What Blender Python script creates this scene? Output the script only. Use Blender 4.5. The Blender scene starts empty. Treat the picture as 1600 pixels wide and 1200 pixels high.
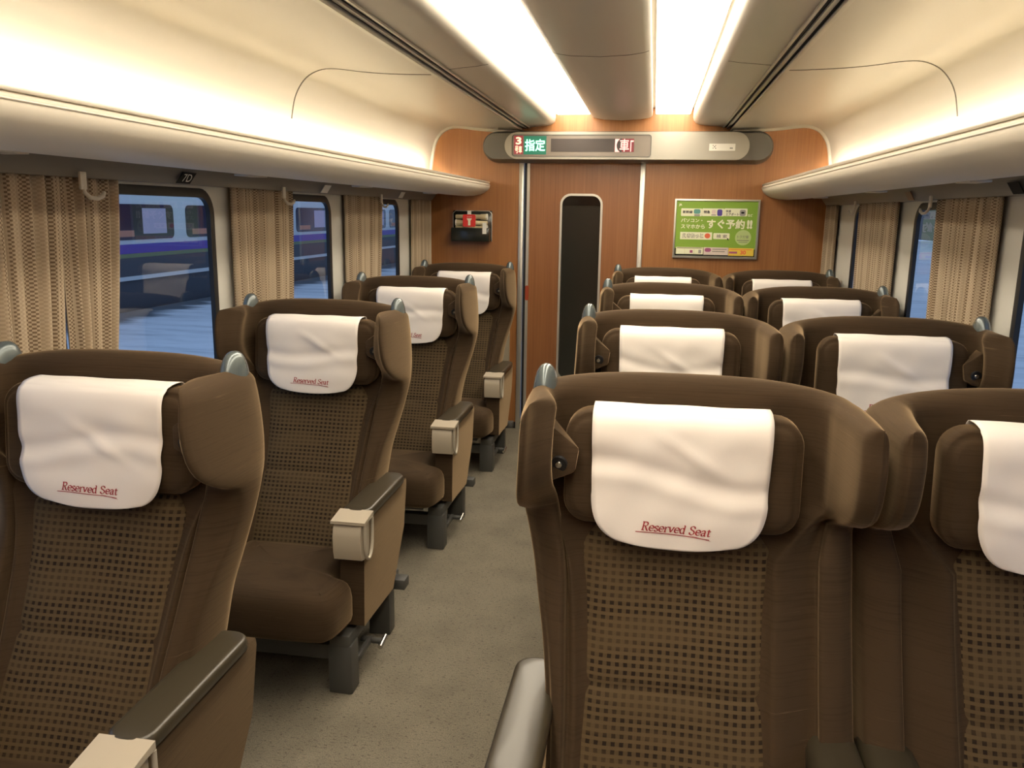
import bpy, bmesh, math, random
from math import sin, cos, pi, sqrt, radians
from mathutils import Vector, Matrix

random.seed(7)
SC = bpy.context.scene
COL = SC.collection

# ------------------------------------------------------------------ camera, world, exposure
cam_d = bpy.data.cameras.new('camera')
cam_d.sensor_fit = 'HORIZONTAL'
cam_d.sensor_width = 36.0
cam_d.lens = 1294.0 / 1600.0 * 36.0
cam_d.clip_start = 0.02
cam_d.clip_end = 400
cam = bpy.data.objects.new('camera', cam_d)
COL.objects.link(cam)
_r = Vector((0.98609843, 0.16550544, 0.01475915))
_u = Vector((-0.04774341, 0.19713765, 0.9792126))
_f = Vector((-0.15915543, 0.96630466, -0.20229892))
_m = Matrix((_r, _u, -_f)).transposed().to_4x4()
_m.translation = (0.21, 0.0, 1.4824)
cam.matrix_world = _m
SC.camera = cam

world = bpy.data.worlds.new('dusk_sky')
SC.world = world
world.use_nodes = True
_bg = world.node_tree.nodes['Background']
_bg.inputs[0].default_value = (0.30, 0.43, 0.68, 1)
_bg.inputs[1].default_value = 1.25

SC.view_settings.view_transform = 'Standard'
SC.view_settings.look = 'None'
SC.view_settings.gamma = 1.0
SC.view_settings.use_curve_mapping = False
SC.view_settings.exposure = 0.0
SC.cycles.use_denoising = True
SC.cycles.max_bounces = 10
SC.cycles.diffuse_bounces = 6
SC.cycles.glossy_bounces = 4
SC.cycles.transparent_max_bounces = 12
SC.cycles.sample_clamp_indirect = 6.0

WARM = (1.0, 0.875, 0.69)
COVE_POWER = 128.0       # strength of the lamp tubes on the luggage racks
STRIP_POWER = 12.0      # strength of the two ceiling light strips

# ------------------------------------------------------------------ materials
MATS = {}


def srgb(r, g, b):
    def f(c):
        c /= 255.0
        return c / 12.92 if c <= 0.04045 else ((c + 0.055) / 1.055) ** 2.4
    return (f(r), f(g), f(b), 1)


def mat(name, color=(0.5, 0.5, 0.5, 1), rough=0.5, metal=0.0, emit=None, estr=0.0, coat=0.0, spec=None, sheen=0.0, sheen_tint=None):
    m = bpy.data.materials.new(name)
    m.use_nodes = True
    b = m.node_tree.nodes['Principled BSDF']
    b.inputs['Base Color'].default_value = color
    b.inputs['Roughness'].default_value = rough
    b.inputs['Metallic'].default_value = metal
    if emit:
        b.inputs['Emission Color'].default_value = emit
        b.inputs['Emission Strength'].default_value = estr
    if coat:
        b.inputs['Coat Weight'].default_value = coat
        b.inputs['Coat Roughness'].default_value = 0.15
    if spec is not None:
        b.inputs['Specular IOR Level'].default_value = spec
    if sheen:
        b.inputs['Sheen Weight'].default_value = sheen
        b.inputs['Sheen Roughness'].default_value = 0.35
        if sheen_tint:
            b.inputs['Sheen Tint'].default_value = sheen_tint
    MATS[name] = m
    return m


class NT:
    """small helper for node graphs"""
    def __init__(self, m):
        self.t = m.node_tree
        self.b = self.t.nodes['Principled BSDF']

    def n(self, kind, **kw):
        nd = self.t.nodes.new(kind)
        for k, v in kw.items():
            if k in nd.inputs.keys() if isinstance(k, str) else False:
                nd.inputs[k].default_value = v
            else:
                setattr(nd, k, v)
        return nd

    def l(self, a, b):
        self.t.links.new(a, b)

    def coords(self, scale, kind='Object'):
        tc = self.n('ShaderNodeTexCoord')
        mp = self.n('ShaderNodeMapping')
        mp.inputs['Scale'].default_value = scale
        self.l(tc.outputs[kind], mp.inputs['Vector'])
        return mp.outputs['Vector']

    def noise(self, vec, scale=1.0, detail=3.0, rough=0.5):
        nz = self.n('ShaderNodeTexNoise')
        nz.inputs['Scale'].default_value = scale
        nz.inputs['Detail'].default_value = detail
        nz.inputs['Roughness'].default_value = rough
        self.l(vec, nz.inputs['Vector'])
        return nz.outputs['Fac']

    def ramp(self, fac, stops):
        r = self.n('ShaderNodeValToRGB')
        el = r.color_ramp.elements
        while len(el) < len(stops):
            el.new(0.5)
        for e, (p, c) in zip(el, stops):
            e.position = p
            e.color = c
        self.l(fac, r.inputs['Fac'])
        return r.outputs['Color']

    def bump(self, h, strength=0.2, dist=0.002):
        bp = self.n('ShaderNodeBump')
        bp.inputs['Strength'].default_value = strength
        bp.inputs['Distance'].default_value = dist
        self.l(h, bp.inputs['Height'])
        self.l(bp.outputs['Normal'], self.b.inputs['Normal'])

    def math(self, op, a, b=None, c=None):
        md = self.n('ShaderNodeMath')
        md.operation = op
        for i, v in enumerate((a, b, c)):
            if v is None:
                continue
            if isinstance(v, (int, float)):
                md.inputs[i].default_value = v
            else:
                self.l(v, md.inputs[i])
        return md.outputs[0]


def make_plush(name, dark, mid, light):
    m = mat(name, mid, 0.85, spec=0.15, sheen=0.55, sheen_tint=(0.80, 0.57, 0.33, 1))
    g = NT(m)
    v = g.coords((7, 7, 260))
    n1 = g.noise(v, 1.0, 4.0, 0.6)
    v2 = g.coords((3, 3, 5))
    n2 = g.noise(v2, 1.0, 2.0, 0.5)
    mixf = g.math('ADD', g.math('MULTIPLY', n1, 0.75), g.math('MULTIPLY', n2, 0.25))
    col = g.ramp(mixf, [(0.30, dark), (0.5, mid), (0.64, mid), (0.76, light)])
    g.l(col, g.b.inputs['Base Color'])
    g.bump(n1, 0.25, 0.002)
    return m


plush = make_plush('brown_plush', (0.034, 0.021, 0.011, 1), (0.051, 0.032, 0.017, 1), (0.15, 0.10, 0.055, 1))


def make_panel():
    m = mat('woven_panel', (0.1, 0.07, 0.03, 1), 0.85, spec=0.15, sheen=0.3, sheen_tint=(0.7, 0.5, 0.3, 1))
    g = NT(m)
    tc = g.n('ShaderNodeTexCoord')
    sep = g.n('ShaderNodeSeparateXYZ')
    g.l(tc.outputs['UV'], sep.inputs[0])
    nz = g.noise(g.coords((60, 60, 60), 'UV'), 1.0, 2.0)
    wob = g.math('MULTIPLY', g.math('SUBTRACT', nz, 0.5), 0.18)
    fu = g.math('ABSOLUTE', g.math('SUBTRACT', g.math('FRACT', g.math('ADD', g.math('DIVIDE', sep.outputs[0], 0.0158), wob)), 0.5))
    fv = g.math('ABSOLUTE', g.math('SUBTRACT', g.math('FRACT', g.math('DIVIDE', sep.outputs[1], 0.0142)), 0.5))
    inu = g.math('LESS_THAN', fu, 0.24)
    inv = g.math('LESS_THAN', fv, 0.27)
    sq = g.math('MULTIPLY', inu, inv)
    rows = g.math('MULTIPLY', inv, 0.22)
    patchy = g.noise(g.coords((5, 22, 1), 'UV'), 1.0, 2.0)
    pw = g.ramp(patchy, [(0.36, (0.45, 0.45, 0.45, 1)), (0.55, (1, 1, 1, 1))])
    fac = g.math('MULTIPLY', g.math('MAXIMUM', sq, rows), pw)
    mx = g.n('ShaderNodeMix')
    mx.data_type = 'RGBA'
    g.l(fac, mx.inputs['Factor'])
    mx.inputs[6].default_value = (0.092, 0.063, 0.031, 1)
    mx.inputs[7].default_value = (0.019, 0.012, 0.008, 1)
    g.l(mx.outputs[2], g.b.inputs['Base Color'])
    g.bump(g.math('SUBTRACT', 1.0, fac), 0.3, 0.0015)
    return m


panel_m = make_panel()


def make_wood(name, c1, c2, c3, rough=0.35):
    m = mat(name, c2, rough, coat=0.15)
    g = NT(m)
    n1 = g.noise(g.coords((120, 120, 2.2)), 1.0, 5.0, 0.6)
    n2 = g.noise(g.coords((9, 9, 0.9)), 1.0, 3.0, 0.5)
    f = g.math('ADD', g.math('MULTIPLY', n1, 0.6), g.math('MULTIPLY', n2, 0.4))
    g.l(g.ramp(f, [(0.3, c1), (0.5, c2), (0.72, c3)]), g.b.inputs['Base Color'])
    return m


wood = make_wood('wood_veneer', (0.25, 0.100, 0.030, 1), (0.32, 0.135, 0.043, 1), (0.40, 0.18, 0.062, 1))
door_wood = make_wood('door_veneer', (0.20, 0.076, 0.026, 1), (0.25, 0.100, 0.036, 1), (0.31, 0.130, 0.050, 1))


def make_carpet():
    m = mat('carpet', (0.2, 0.18, 0.14, 1), 0.95, spec=0.1)
    g = NT(m)
    n1 = g.noise(g.coords((330, 220, 200)), 1.0, 3.0, 0.7)
    n2 = g.noise(g.coords((75, 150, 100)), 1.0, 2.0, 0.6)
    n3 = g.noise(g.coords((4, 4, 4)), 1.0, 3.0, 0.6)
    base = g.ramp(n1, [(0.3, (0.122, 0.109, 0.084, 1)), (0.7, (0.258, 0.231, 0.178, 1))])
    fl = g.ramp(n2, [(0.32, (0.55, 0.55, 0.55, 1)), (0.42, (1, 1, 1, 1))])
    st = g.ramp(n3, [(0.3, (0.80, 0.80, 0.80, 1)), (0.6, (1, 1, 1, 1))])
    cur = base
    for x in (fl, st):
        mx = g.n('ShaderNodeMix')
        mx.data_type = 'RGBA'
        mx.blend_type = 'MULTIPLY'
        mx.inputs['Factor'].default_value = 1.0
        g.l(cur, mx.inputs[6])
        g.l(x, mx.inputs[7])
        cur = mx.outputs[2]
    g.l(cur, g.b.inputs['Base Color'])
    g.bump(n1, 0.5, 0.004)
    return m


carpet = make_carpet()


def make_curtain():
    m = mat('curtain_weave', (0.45, 0.34, 0.22, 1), 0.8, spec=0.2)
    g = NT(m)
    tc = g.n('ShaderNodeTexCoord')
    sep = g.n('ShaderNodeSeparateXYZ')
    g.l(tc.outputs['UV'], sep.inputs[0])
    u = g.math('DIVIDE', sep.outputs[0], 0.0150)
    v = g.math('DIVIDE', sep.outputs[1], 0.0100)
    a = g.math('LESS_THAN', g.math('FRACT', u), 0.5)
    b = g.math('LESS_THAN', g.math('FRACT', v), 0.5)
    ck = g.math('ABSOLUTE', g.math('SUBTRACT', a, b))
    stripe = g.math('LESS_THAN', g.math('FRACT', g.math('DIVIDE', sep.outputs[0], 0.118)), 0.58)
    f = g.math('MULTIPLY', ck, g.math('ADD', g.math('MULTIPLY', stripe, 0.65), 0.28))
    mx = g.n('ShaderNodeMix')
    mx.data_type = 'RGBA'
    thread = g.math('MULTIPLY', g.math('LESS_THAN', g.math('FRACT', g.math('DIVIDE', sep.outputs[0], 0.034)), 0.16), stripe)
    g.l(g.math('MULTIPLY', f, g.math('SUBTRACT', 1.0, g.math('MULTIPLY', thread, 0.9))), mx.inputs['Factor'])
    mx.inputs[6].default_value = (0.50, 0.405, 0.29, 1)
    mx.inputs[7].default_value = (0.17, 0.115, 0.07, 1)
    g.l(mx.outputs[2], g.b.inputs['Base Color'])
    return m


curtain_m = make_curtain()


def make_cloth():
    m = mat('white_cloth', (0.84, 0.78, 0.72, 1), 0.9, spec=0.15)
    g = NT(m)
    n1 = g.noise(g.coords((700, 700, 700)), 1.0, 2.0)
    g.bump(n1, 0.08, 0.0006)
    return m


cloth_m = make_cloth()


def make_panel_paint(name, col, rough):
    m = mat(name, col, rough, coat=0.0)
    g = NT(m)
    n1 = g.noise(g.coords((900, 900, 900)), 1.0, 2.0)
    g.bump(n1, 0.04, 0.0005)
    return m


ceil_m = make_panel_paint('ceiling_panel_paint', (0.53, 0.497, 0.43, 1), 0.33)
wall_m = make_panel_paint('wall_paint', (0.66, 0.65, 0.60, 1), 0.45)
rack_m = make_panel_paint('rack_paint', (0.74, 0.68, 0.57, 1), 0.5)
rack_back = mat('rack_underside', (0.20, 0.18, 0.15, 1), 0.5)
alu = mat('brushed_aluminium', (0.62, 0.60, 0.54, 1), 0.35, 0.75)
lip_m = mat('rack_lip_metal', (0.80, 0.74, 0.64, 1), 0.3, 0.4)
black_rubber = mat('black_rubber', (0.008, 0.008, 0.009, 1), 0.5)
dark_slot = mat('dark_slot', (0.012, 0.010, 0.008, 1), 0.8)
knob_m = mat('grab_handle_grey', (0.115, 0.140, 0.145, 1), 0.27, 0.35, coat=0.3)
pad_m = mat('armrest_pad_olive', (0.040, 0.032, 0.019, 1), 0.36, coat=0.22)
beige_m = mat('armrest_beige_plastic', (0.42, 0.365, 0.28, 1), 0.45)
ring_m = mat('handle_ring_grey', (0.40, 0.36, 0.29, 1), 0.35)
base_m = mat('seat_base_grey', (0.062, 0.062, 0.058, 1), 0.45)
chrome = mat('chrome', (0.62, 0.60, 0.56, 1), 0.25, 1.0)
strip_m = mat('light_diffuser', (0.9, 0.9, 0.9, 1), 0.5, emit=(WARM[0], WARM[1], WARM[2], 1), estr=STRIP_POWER)
tube_m = mat('lamp_tube', (0.9, 0.9, 0.9, 1), 0.5, emit=(WARM[0], WARM[1], WARM[2], 1), estr=COVE_POWER)
trim_white = mat('trim_white', (0.68, 0.65, 0.56, 1), 0.4)
display_grey = mat('display_grey', (0.36, 0.34, 0.29, 1), 0.35, 0.3)
display_dark = mat('display_dark', (0.105, 0.10, 0.088, 1), 0.4, 0.2)
screen_m = mat('display_screen', (0.20, 0.17, 0.14, 1), 0.25)
matrix_m = mat('led_matrix_off', (0.045, 0.034, 0.030, 1), 0.4)
led_red_bg = mat('led_red_field', (0.02, 0.004, 0.004, 1), 0.4, emit=(0.55, 0.06, 0.07, 1), estr=0.55)
led_red = mat('led_red', (0.3, 0.1, 0.1, 1), 0.4, emit=(1.0, 0.50, 0.42, 1), estr=1.6)
led_orange = mat('led_orange', (0.3, 0.1, 0.1, 1), 0.4, emit=(1.0, 0.62, 0.38, 1), estr=1.8)
led_green_bg = mat('led_green_field', (0.003, 0.02, 0.01, 1), 0.4, emit=(0.01, 0.26, 0.14, 1), estr=0.7)
led_green = mat('led_green', (0.1, 0.3, 0.2, 1), 0.4, emit=(0.45, 1.0, 0.72, 1), estr=1.9)
white_label = mat('white_label', (0.80, 0.78, 0.70, 1), 0.5)
ink = mat('ink_black', (0.03, 0.03, 0.03, 1), 0.6)
ink_soft = mat('ink_grey', (0.22, 0.20, 0.17, 1), 0.6)
thread_red = mat('thread_red', (0.33, 0.028, 0.035, 1), 0.7)
p_green = mat('poster_green', (0.23, 0.40, 0.045, 1), 0.35)
p_white = mat('poster_white', (0.84, 0.84, 0.62, 1), 0.4)
p_pale = mat('poster_pale_green', (0.48, 0.60, 0.24, 1), 0.4)
p_black = mat('poster_black', (0.012, 0.012, 0.011, 1), 0.75, spec=0.2)
p_teal = mat('poster_teal', (0.12, 0.34, 0.30, 1), 0.4)
p_purple = mat('poster_purple', (0.10, 0.07, 0.33, 1), 0.4)
p_grey = mat('poster_grey', (0.35, 0.33, 0.30, 1), 0.4)
p_orange = mat('poster_orange', (0.80, 0.16, 0.07, 1), 0.4)
p_yellow = mat('poster_yellow', (0.80, 0.58, 0.07, 1), 0.4)
p_pink = mat('poster_pink', (0.74, 0.62, 0.55, 1), 0.4)
p_magenta = mat('poster_magenta', (0.38, 0.10, 0.22, 1), 0.4)
p_cream = mat('poster_cream', (0.72, 0.70, 0.42, 1), 0.4)
sign_red = mat('sign_red', (0.66, 0.035, 0.025, 1), 0.4)
acrylic_dark = mat('smoked_acrylic', (0.022, 0.024, 0.020, 1), 0.15)
torch_m = mat('torch_beige', (0.66, 0.58, 0.36, 1), 0.45)
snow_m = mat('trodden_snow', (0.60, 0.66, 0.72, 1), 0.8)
asphalt = mat('wet_asphalt', (0.04, 0.045, 0.055, 1), 0.4)
train_white = mat('train_silver', (0.66, 0.68, 0.68, 1), 0.4)
train_purple = mat('train_purple', (0.09, 0.05, 0.36, 1), 0.4)
train_lime = mat('train_lime', (0.16, 0.22, 0.10, 1), 0.5)
train_dark = mat('train_dark', (0.05, 0.055, 0.07, 1), 0.5)
train_win = mat('train_window_dark', (0.03, 0.025, 0.05, 1), 0.1)
train_lit = mat('train_window_lit', (0.1, 0.1, 0.15, 1), 0.3, emit=(0.42, 0.45, 0.85, 1), estr=0.26)
train_warm = mat('train_interior_warm', (0.3, 0.15, 0.1, 1), 0.5, emit=(0.5, 0.2, 0.16, 1), estr=0.12)
facade_m = mat('dark_building', (0.10, 0.10, 0.105, 1), 0.8)


def make_snow():
    g = NT(snow_m)
    n1 = g.noise(g.coords((0.5, 2.5, 1)), 1.0, 5.0, 0.6)
    n2 = g.noise(g.coords((3, 14, 1)), 1.0, 3.0, 0.6)
    f = g.math('ADD', g.math('MULTIPLY', n1, 0.7), g.math('MULTIPLY', n2, 0.3))
    c = g.ramp(f, [(0.36, (0.50, 0.53, 0.56, 1)), (0.5, (0.68, 0.71, 0.73, 1)), (0.7, (0.78, 0.80, 0.82, 1))])
    # the strip along the far edge is bare, with the platform shadow painted in dark
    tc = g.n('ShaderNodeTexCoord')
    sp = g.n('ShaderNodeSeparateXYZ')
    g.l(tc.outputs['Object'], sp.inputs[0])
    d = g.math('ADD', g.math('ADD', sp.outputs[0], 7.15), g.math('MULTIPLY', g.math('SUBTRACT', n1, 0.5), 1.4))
    bare_shade = g.math('MULTIPLY', g.math('MINIMUM', g.math('MAXIMUM', g.math('MULTIPLY', d, -2.6), 0.0), 1.0), 0.93)
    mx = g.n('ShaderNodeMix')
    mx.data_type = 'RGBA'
    g.l(bare_shade, mx.inputs['Factor'])
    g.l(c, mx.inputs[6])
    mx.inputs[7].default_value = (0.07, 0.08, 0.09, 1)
    g.l(mx.outputs[2], g.b.inputs['Base Color'])


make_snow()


def make_glass():
    m = bpy.data.materials.new('window_glass')
    m.use_nodes = True
    t = m.node_tree
    t.nodes.clear()
    out = t.nodes.new('ShaderNodeOutputMaterial')
    mx = t.nodes.new('ShaderNodeMixShader')
    tr = t.nodes.new('ShaderNodeBsdfTransparent')
    tr.inputs[0].default_value = (0.86, 0.90, 0.93, 1)
    gl = t.nodes.new('ShaderNodeBsdfGlossy')
    gl.inputs['Roughness'].default_value = 0.0
    fr = t.nodes.new('ShaderNodeFresnel')
    fr.inputs['IOR'].default_value = 1.52
    t.links.new(fr.outputs[0], mx.inputs[0])
    t.links.new(tr.outputs[0], mx.inputs[1])
    t.links.new(gl.outputs[0], mx.inputs[2])
    t.links.new(mx.outputs[0], out.inputs[0])
    MATS['window_glass'] = m
    return m


glass_m = make_glass()
dark_glass = mat('door_glass_dark', (0.020, 0.020, 0.017, 1), 0.12)
dark_glass2 = mat('door_glass_black', (0.006, 0.006, 0.006, 1), 0.08)

# ------------------------------------------------------------------ mesh helpers


def link(o, parent=None):
    COL.objects.link(o)
    if parent is not None:
        o.parent = parent
    return o


def mobj(name, verts, faces, m, parent=None, smooth=None, uvs=None):
    me = bpy.data.meshes.new(name)
    me.from_pydata([tuple(v) for v in verts], [], faces)
    me.validate(clean_customdata=False)
    bm = bmesh.new()
    bm.from_mesh(me)
    bmesh.ops.recalc_face_normals(bm, faces=bm.faces)
    bm.to_mesh(me)
    bm.free()
    return _finish(name, me, m, parent, smooth, uvs)


def _finish(name, me, m, parent, smooth, uvs=None):
    if uvs is not None:
        ul = me.uv_layers.new(name='UVMap')
        for lp in me.loops:
            ul.data[lp.index].uv = uvs[lp.vertex_index]
    me.materials.append(m)
    if smooth is not None:
        for p in me.polygons:
            p.use_smooth = True
        me.set_sharp_from_angle(angle=radians(smooth))
    return link(bpy.data.objects.new(name, me), parent)


def bobj(name, bm, m, parent=None, smooth=None):
    bmesh.ops.recalc_face_normals(bm, faces=bm.faces)
    me = bpy.data.meshes.new(name)
    bm.to_mesh(me)
    bm.free()
    return _finish(name, me, m, parent, smooth)


def add_box(bm, x0, x1, y0, y1, z0, z1, bev=0.0, seg=2):
    b2 = bmesh.new()
    vs = [b2.verts.new((x, y, z)) for x in (x0, x1) for y in (y0, y1) for z in (z0, z1)]
    for f in ((0, 1, 3, 2), (4, 6, 7, 5), (0, 4, 5, 1), (2, 3, 7, 6), (0, 2, 6, 4), (1, 5, 7, 3)):
        b2.faces.new([vs[i] for i in f])
    if bev > 0:
        bmesh.ops.bevel(b2, geom=list(b2.edges), offset=bev, segments=seg, profile=0.5, affect='EDGES')
    _merge(bm, b2)


def _merge(bm, b2):
    bmesh.ops.recalc_face_normals(b2, faces=b2.faces)
    mp = {}
    for v in b2.verts:
        mp[v] = bm.verts.new(v.co)
    for f in b2.faces:
        try:
            bm.faces.new([mp[v] for v in f.verts])
        except ValueError:
            pass
    b2.free()


def box(name, x0, x1, y0, y1, z0, z1, m, parent=None, bev=0.0, seg=2):
    bm = bmesh.new()
    add_box(bm, min(x0, x1), max(x0, x1), min(y0, y1), max(y0, y1), min(z0, z1), max(z0, z1), bev, seg)
    return bobj(name, bm, m, parent, 40 if bev else None)


def add_prism(bm, poly, a, b, axis, bev=0.0, seg=2):
    """poly: 2D points; axis: the axis it is extruded along from a to b"""
    def P(p, w):
        if axis == 'x':
            return (w, p[0], p[1])
        if axis == 'y':
            return (p[0], w, p[1])
        return (p[0], p[1], w)
    b2 = bmesh.new()
    A = [b2.verts.new(P(p, a)) for p in poly]
    B = [b2.verts.new(P(p, b)) for p in poly]
    n = len(poly)
    b2.faces.new(A)
    b2.faces.new(list(reversed(B)))
    for i in range(n):
        b2.faces.new([A[i], B[i], B[(i + 1) % n], A[(i + 1) % n]])
    if bev > 0:
        es = [e for e in b2.edges if len(e.link_faces) == 2 and e.calc_face_angle(0) > 0.5]
        bmesh.ops.bevel(b2, geom=es, offset=bev, segments=seg, profile=0.5, affect='EDGES', clamp_overlap=True)
    _merge(bm, b2)


def prism(name, poly, a, b, axis, m, parent=None, bev=0.0, seg=2, smooth=40):
    bm = bmesh.new()
    add_prism(bm, poly, a, b, axis, bev, seg)
    return bobj(name, bm, m, parent, smooth)


def rrect(x0, x1, z0, z1, r, n=6):
    pts = []
    for cx, cz, a0 in ((x1 - r, z1 - r, 0), (x0 + r, z1 - r, 90), (x0 + r, z0 + r, 180), (x1 - r, z0 + r, 270)):
        for i in range(n + 1):
            a = radians(a0 + 90.0 * i / n)
            pts.append((cx + r * cos(a), cz + r * sin(a)))
    return pts


def offset_poly(poly, d):
    """inward offset of a CCW polygon"""
    n = len(poly)
    out = []
    for i in range(n):
        p0, p1, p2 = Vector(poly[i - 1]), Vector(poly[i]), Vector(poly[(i + 1) % n])
        e1, e2 = (p1 - p0), (p2 - p1)
        if e1.length < 1e-9:
            e1 = e2
        if e2.length < 1e-9:
            e2 = e1
        n1 = Vector((-e1.y, e1.x)).normalized()
        n2 = Vector((-e2.y, e2.x)).normalized()
        k = n1 + n2
        k = n1 if k.length < 1e-6 else k.normalized()
        c = max(0.5, k.dot(n1))
        out.append(tuple(p1 + k * (d / c)))
    return out


def pillow(name, poly, levels, mapf, m, parent=None, crown=0.0, smooth=60, cen=None):
    """levels: (w, inset) from one face to the other; caps closed by shrinking rings with a crown on the last"""
    rings = []
    for w, ins in levels:
        q = offset_poly(poly, ins) if ins else poly
        rings.append([(p[0], p[1], w) for p in q])
    last = rings[-1]
    if cen is None:
        cen = (sum(p[0] for p in last) / len(last), sum(p[1] for p in last) / len(last))
    w1 = levels[-1][0]
    for s in (0.85, 0.65, 0.4, 0.18):
        rings.append([(cen[0] + (p[0] - cen[0]) * s, cen[1] + (p[1] - cen[1]) * s, w1 + crown * (1 - s * s)) for p in last])
    n = len(poly)
    V = [mapf(*p) for r in rings for p in r]
    F = []
    for k in range(len(rings) - 1):
        for i in range(n):
            j = (i + 1) % n
            F.append((k * n + i, k * n + j, (k + 1) * n + j, (k + 1) * n + i))
    F.append(tuple(reversed(range(n))))
    F.append(tuple((len(rings) - 1) * n + i for i in range(n)))
    return mobj(name, V, F, m, parent, smooth)


def tube(name, pts, r, m, parent=None, seg=10, caps=True, closed=False):
    bm = bmesh.new()
    add_tube(bm, pts, r, seg, caps, closed)
    return bobj(name, bm, m, parent, 60)


def add_tube(bm, pts, r, seg=10, caps=True, closed=False):
    pts = [Vector(p) for p in pts]
    n = len(pts)
    rings = []
    prev = None
    for i, p in enumerate(pts):
        if closed:
            d = pts[(i + 1) % n] - pts[i - 1]
        else:
            d = pts[min(i + 1, n - 1)] - pts[max(i - 1, 0)]
        d.normalize()
        up = prev if prev is not None else (Vector((0, 0, 1)) if abs(d.z) < 0.9 else Vector((1, 0, 0)))
        a = d.cross(up).normalized()
        b = a.cross(d).normalized()
        prev = b
        rr = r[i] if isinstance(r, (list, tuple)) else r
        rings.append([bm.verts.new(p + a * (rr * cos(2 * pi * k / seg)) + b * (rr * sin(2 * pi * k / seg))) for k in range(seg)])
    m = n if closed else n - 1
    for i in range(m):
        A, B = rings[i], rings[(i + 1) % n]
        for k in range(seg):
            bm.faces.new([A[k], A[(k + 1) % seg], B[(k + 1) % seg], B[k]])
    if caps and not closed:
        bm.faces.new(rings[0])
        bm.faces.new(list(reversed(rings[-1])))


def sheet_profile(name, prof, y0, y1, m, parent=None, smooth=30, thick=0.0, ny=1):
    """profile (x, z) extruded along y; open sheet"""
    n = len(prof)
    V, F = [], []
    for k in range(ny + 1):
        y = y0 + (y1 - y0) * k / ny
        V += [(p[0], y, p[1]) for p in prof]
    for k in range(ny):
        for i in range(n - 1):
            F.append((k * n + i, k * n + i + 1, (k + 1) * n + i + 1, (k + 1) * n + i))
    return mobj(name, V, F, m, parent, smooth)


def thing(name, label, cat, loc=(0, 0, 0), group=None):
    o = bpy.data.objects.new(name, None)
    COL.objects.link(o)
    o.location = loc
    o.empty_display_size = 0.05
    return tag(o, label, cat, group)


def tag(o, label, cat, group=None, kind=None):
    o['label'] = label
    o['category'] = cat
    if group:
        o['group'] = group
    if kind:
        o['kind'] = kind
    return o


def struct(o, label=None):
    o['kind'] = 'structure'
    if label:
        o['label'] = label
    return o


def dup(root, loc, label, group):
    r = root.copy()
    COL.objects.link(r)
    r.location = loc
    r['label'] = label
    r['group'] = group
    for ch in list(root.children):
        c2 = ch.copy()
        COL.objects.link(c2)
        c2.parent = r
        for g2 in list(ch.children):
            d2 = g2.copy()
            COL.objects.link(d2)
            d2.parent = c2
    return r


def interp(xs, ys, x):
    """cubic Hermite through the points (monotone where the data are)"""
    n = len(xs)
    if x <= xs[0]:
        return ys[0]
    if x >= xs[-1]:
        return ys[-1]
    i = 0
    while xs[i + 1] < x:
        i += 1
    d = [(ys[k + 1] - ys[k]) / (xs[k + 1] - xs[k]) for k in range(n - 1)]

    def sl(k):
        if k == 0:
            return d[0]
        if k == n - 1:
            return d[-1]
        if d[k - 1] * d[k] <= 0:
            return 0.0
        return 2 * d[k - 1] * d[k] / (d[k - 1] + d[k])
    h = xs[i + 1] - xs[i]
    t = (x - xs[i]) / h
    a, b = sl(i), sl(i + 1)
    return ((2 * t ** 3 - 3 * t ** 2 + 1) * ys[i] + (t ** 3 - 2 * t ** 2 + t) * h * a
            + (-2 * t ** 3 + 3 * t ** 2) * ys[i + 1] + (t ** 3 - t ** 2) * h * b)


def catmull(pts, sub, closed=True):
    n = len(pts)
    out = []
    for i in range(n if closed else n - 1):
        if closed:
            p0, p1, p2, p3 = (Vector(pts[(i + k) % n]) for k in (-1, 0, 1, 2))
        else:
            p0, p1, p2, p3 = (Vector(pts[max(0, min(n - 1, i + k))]) for k in (-1, 0, 1, 2))
        for s in range(sub):
            t = s / sub
            out.append(0.5 * ((2 * p1) + (p2 - p0) * t + (2 * p0 - 5 * p1 + 4 * p2 - p3) * t * t + (3 * p1 - p0 - 3 * p2 + p3) * t ** 3))
    if not closed:
        out.append(Vector(pts[-1]))
    return out


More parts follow.
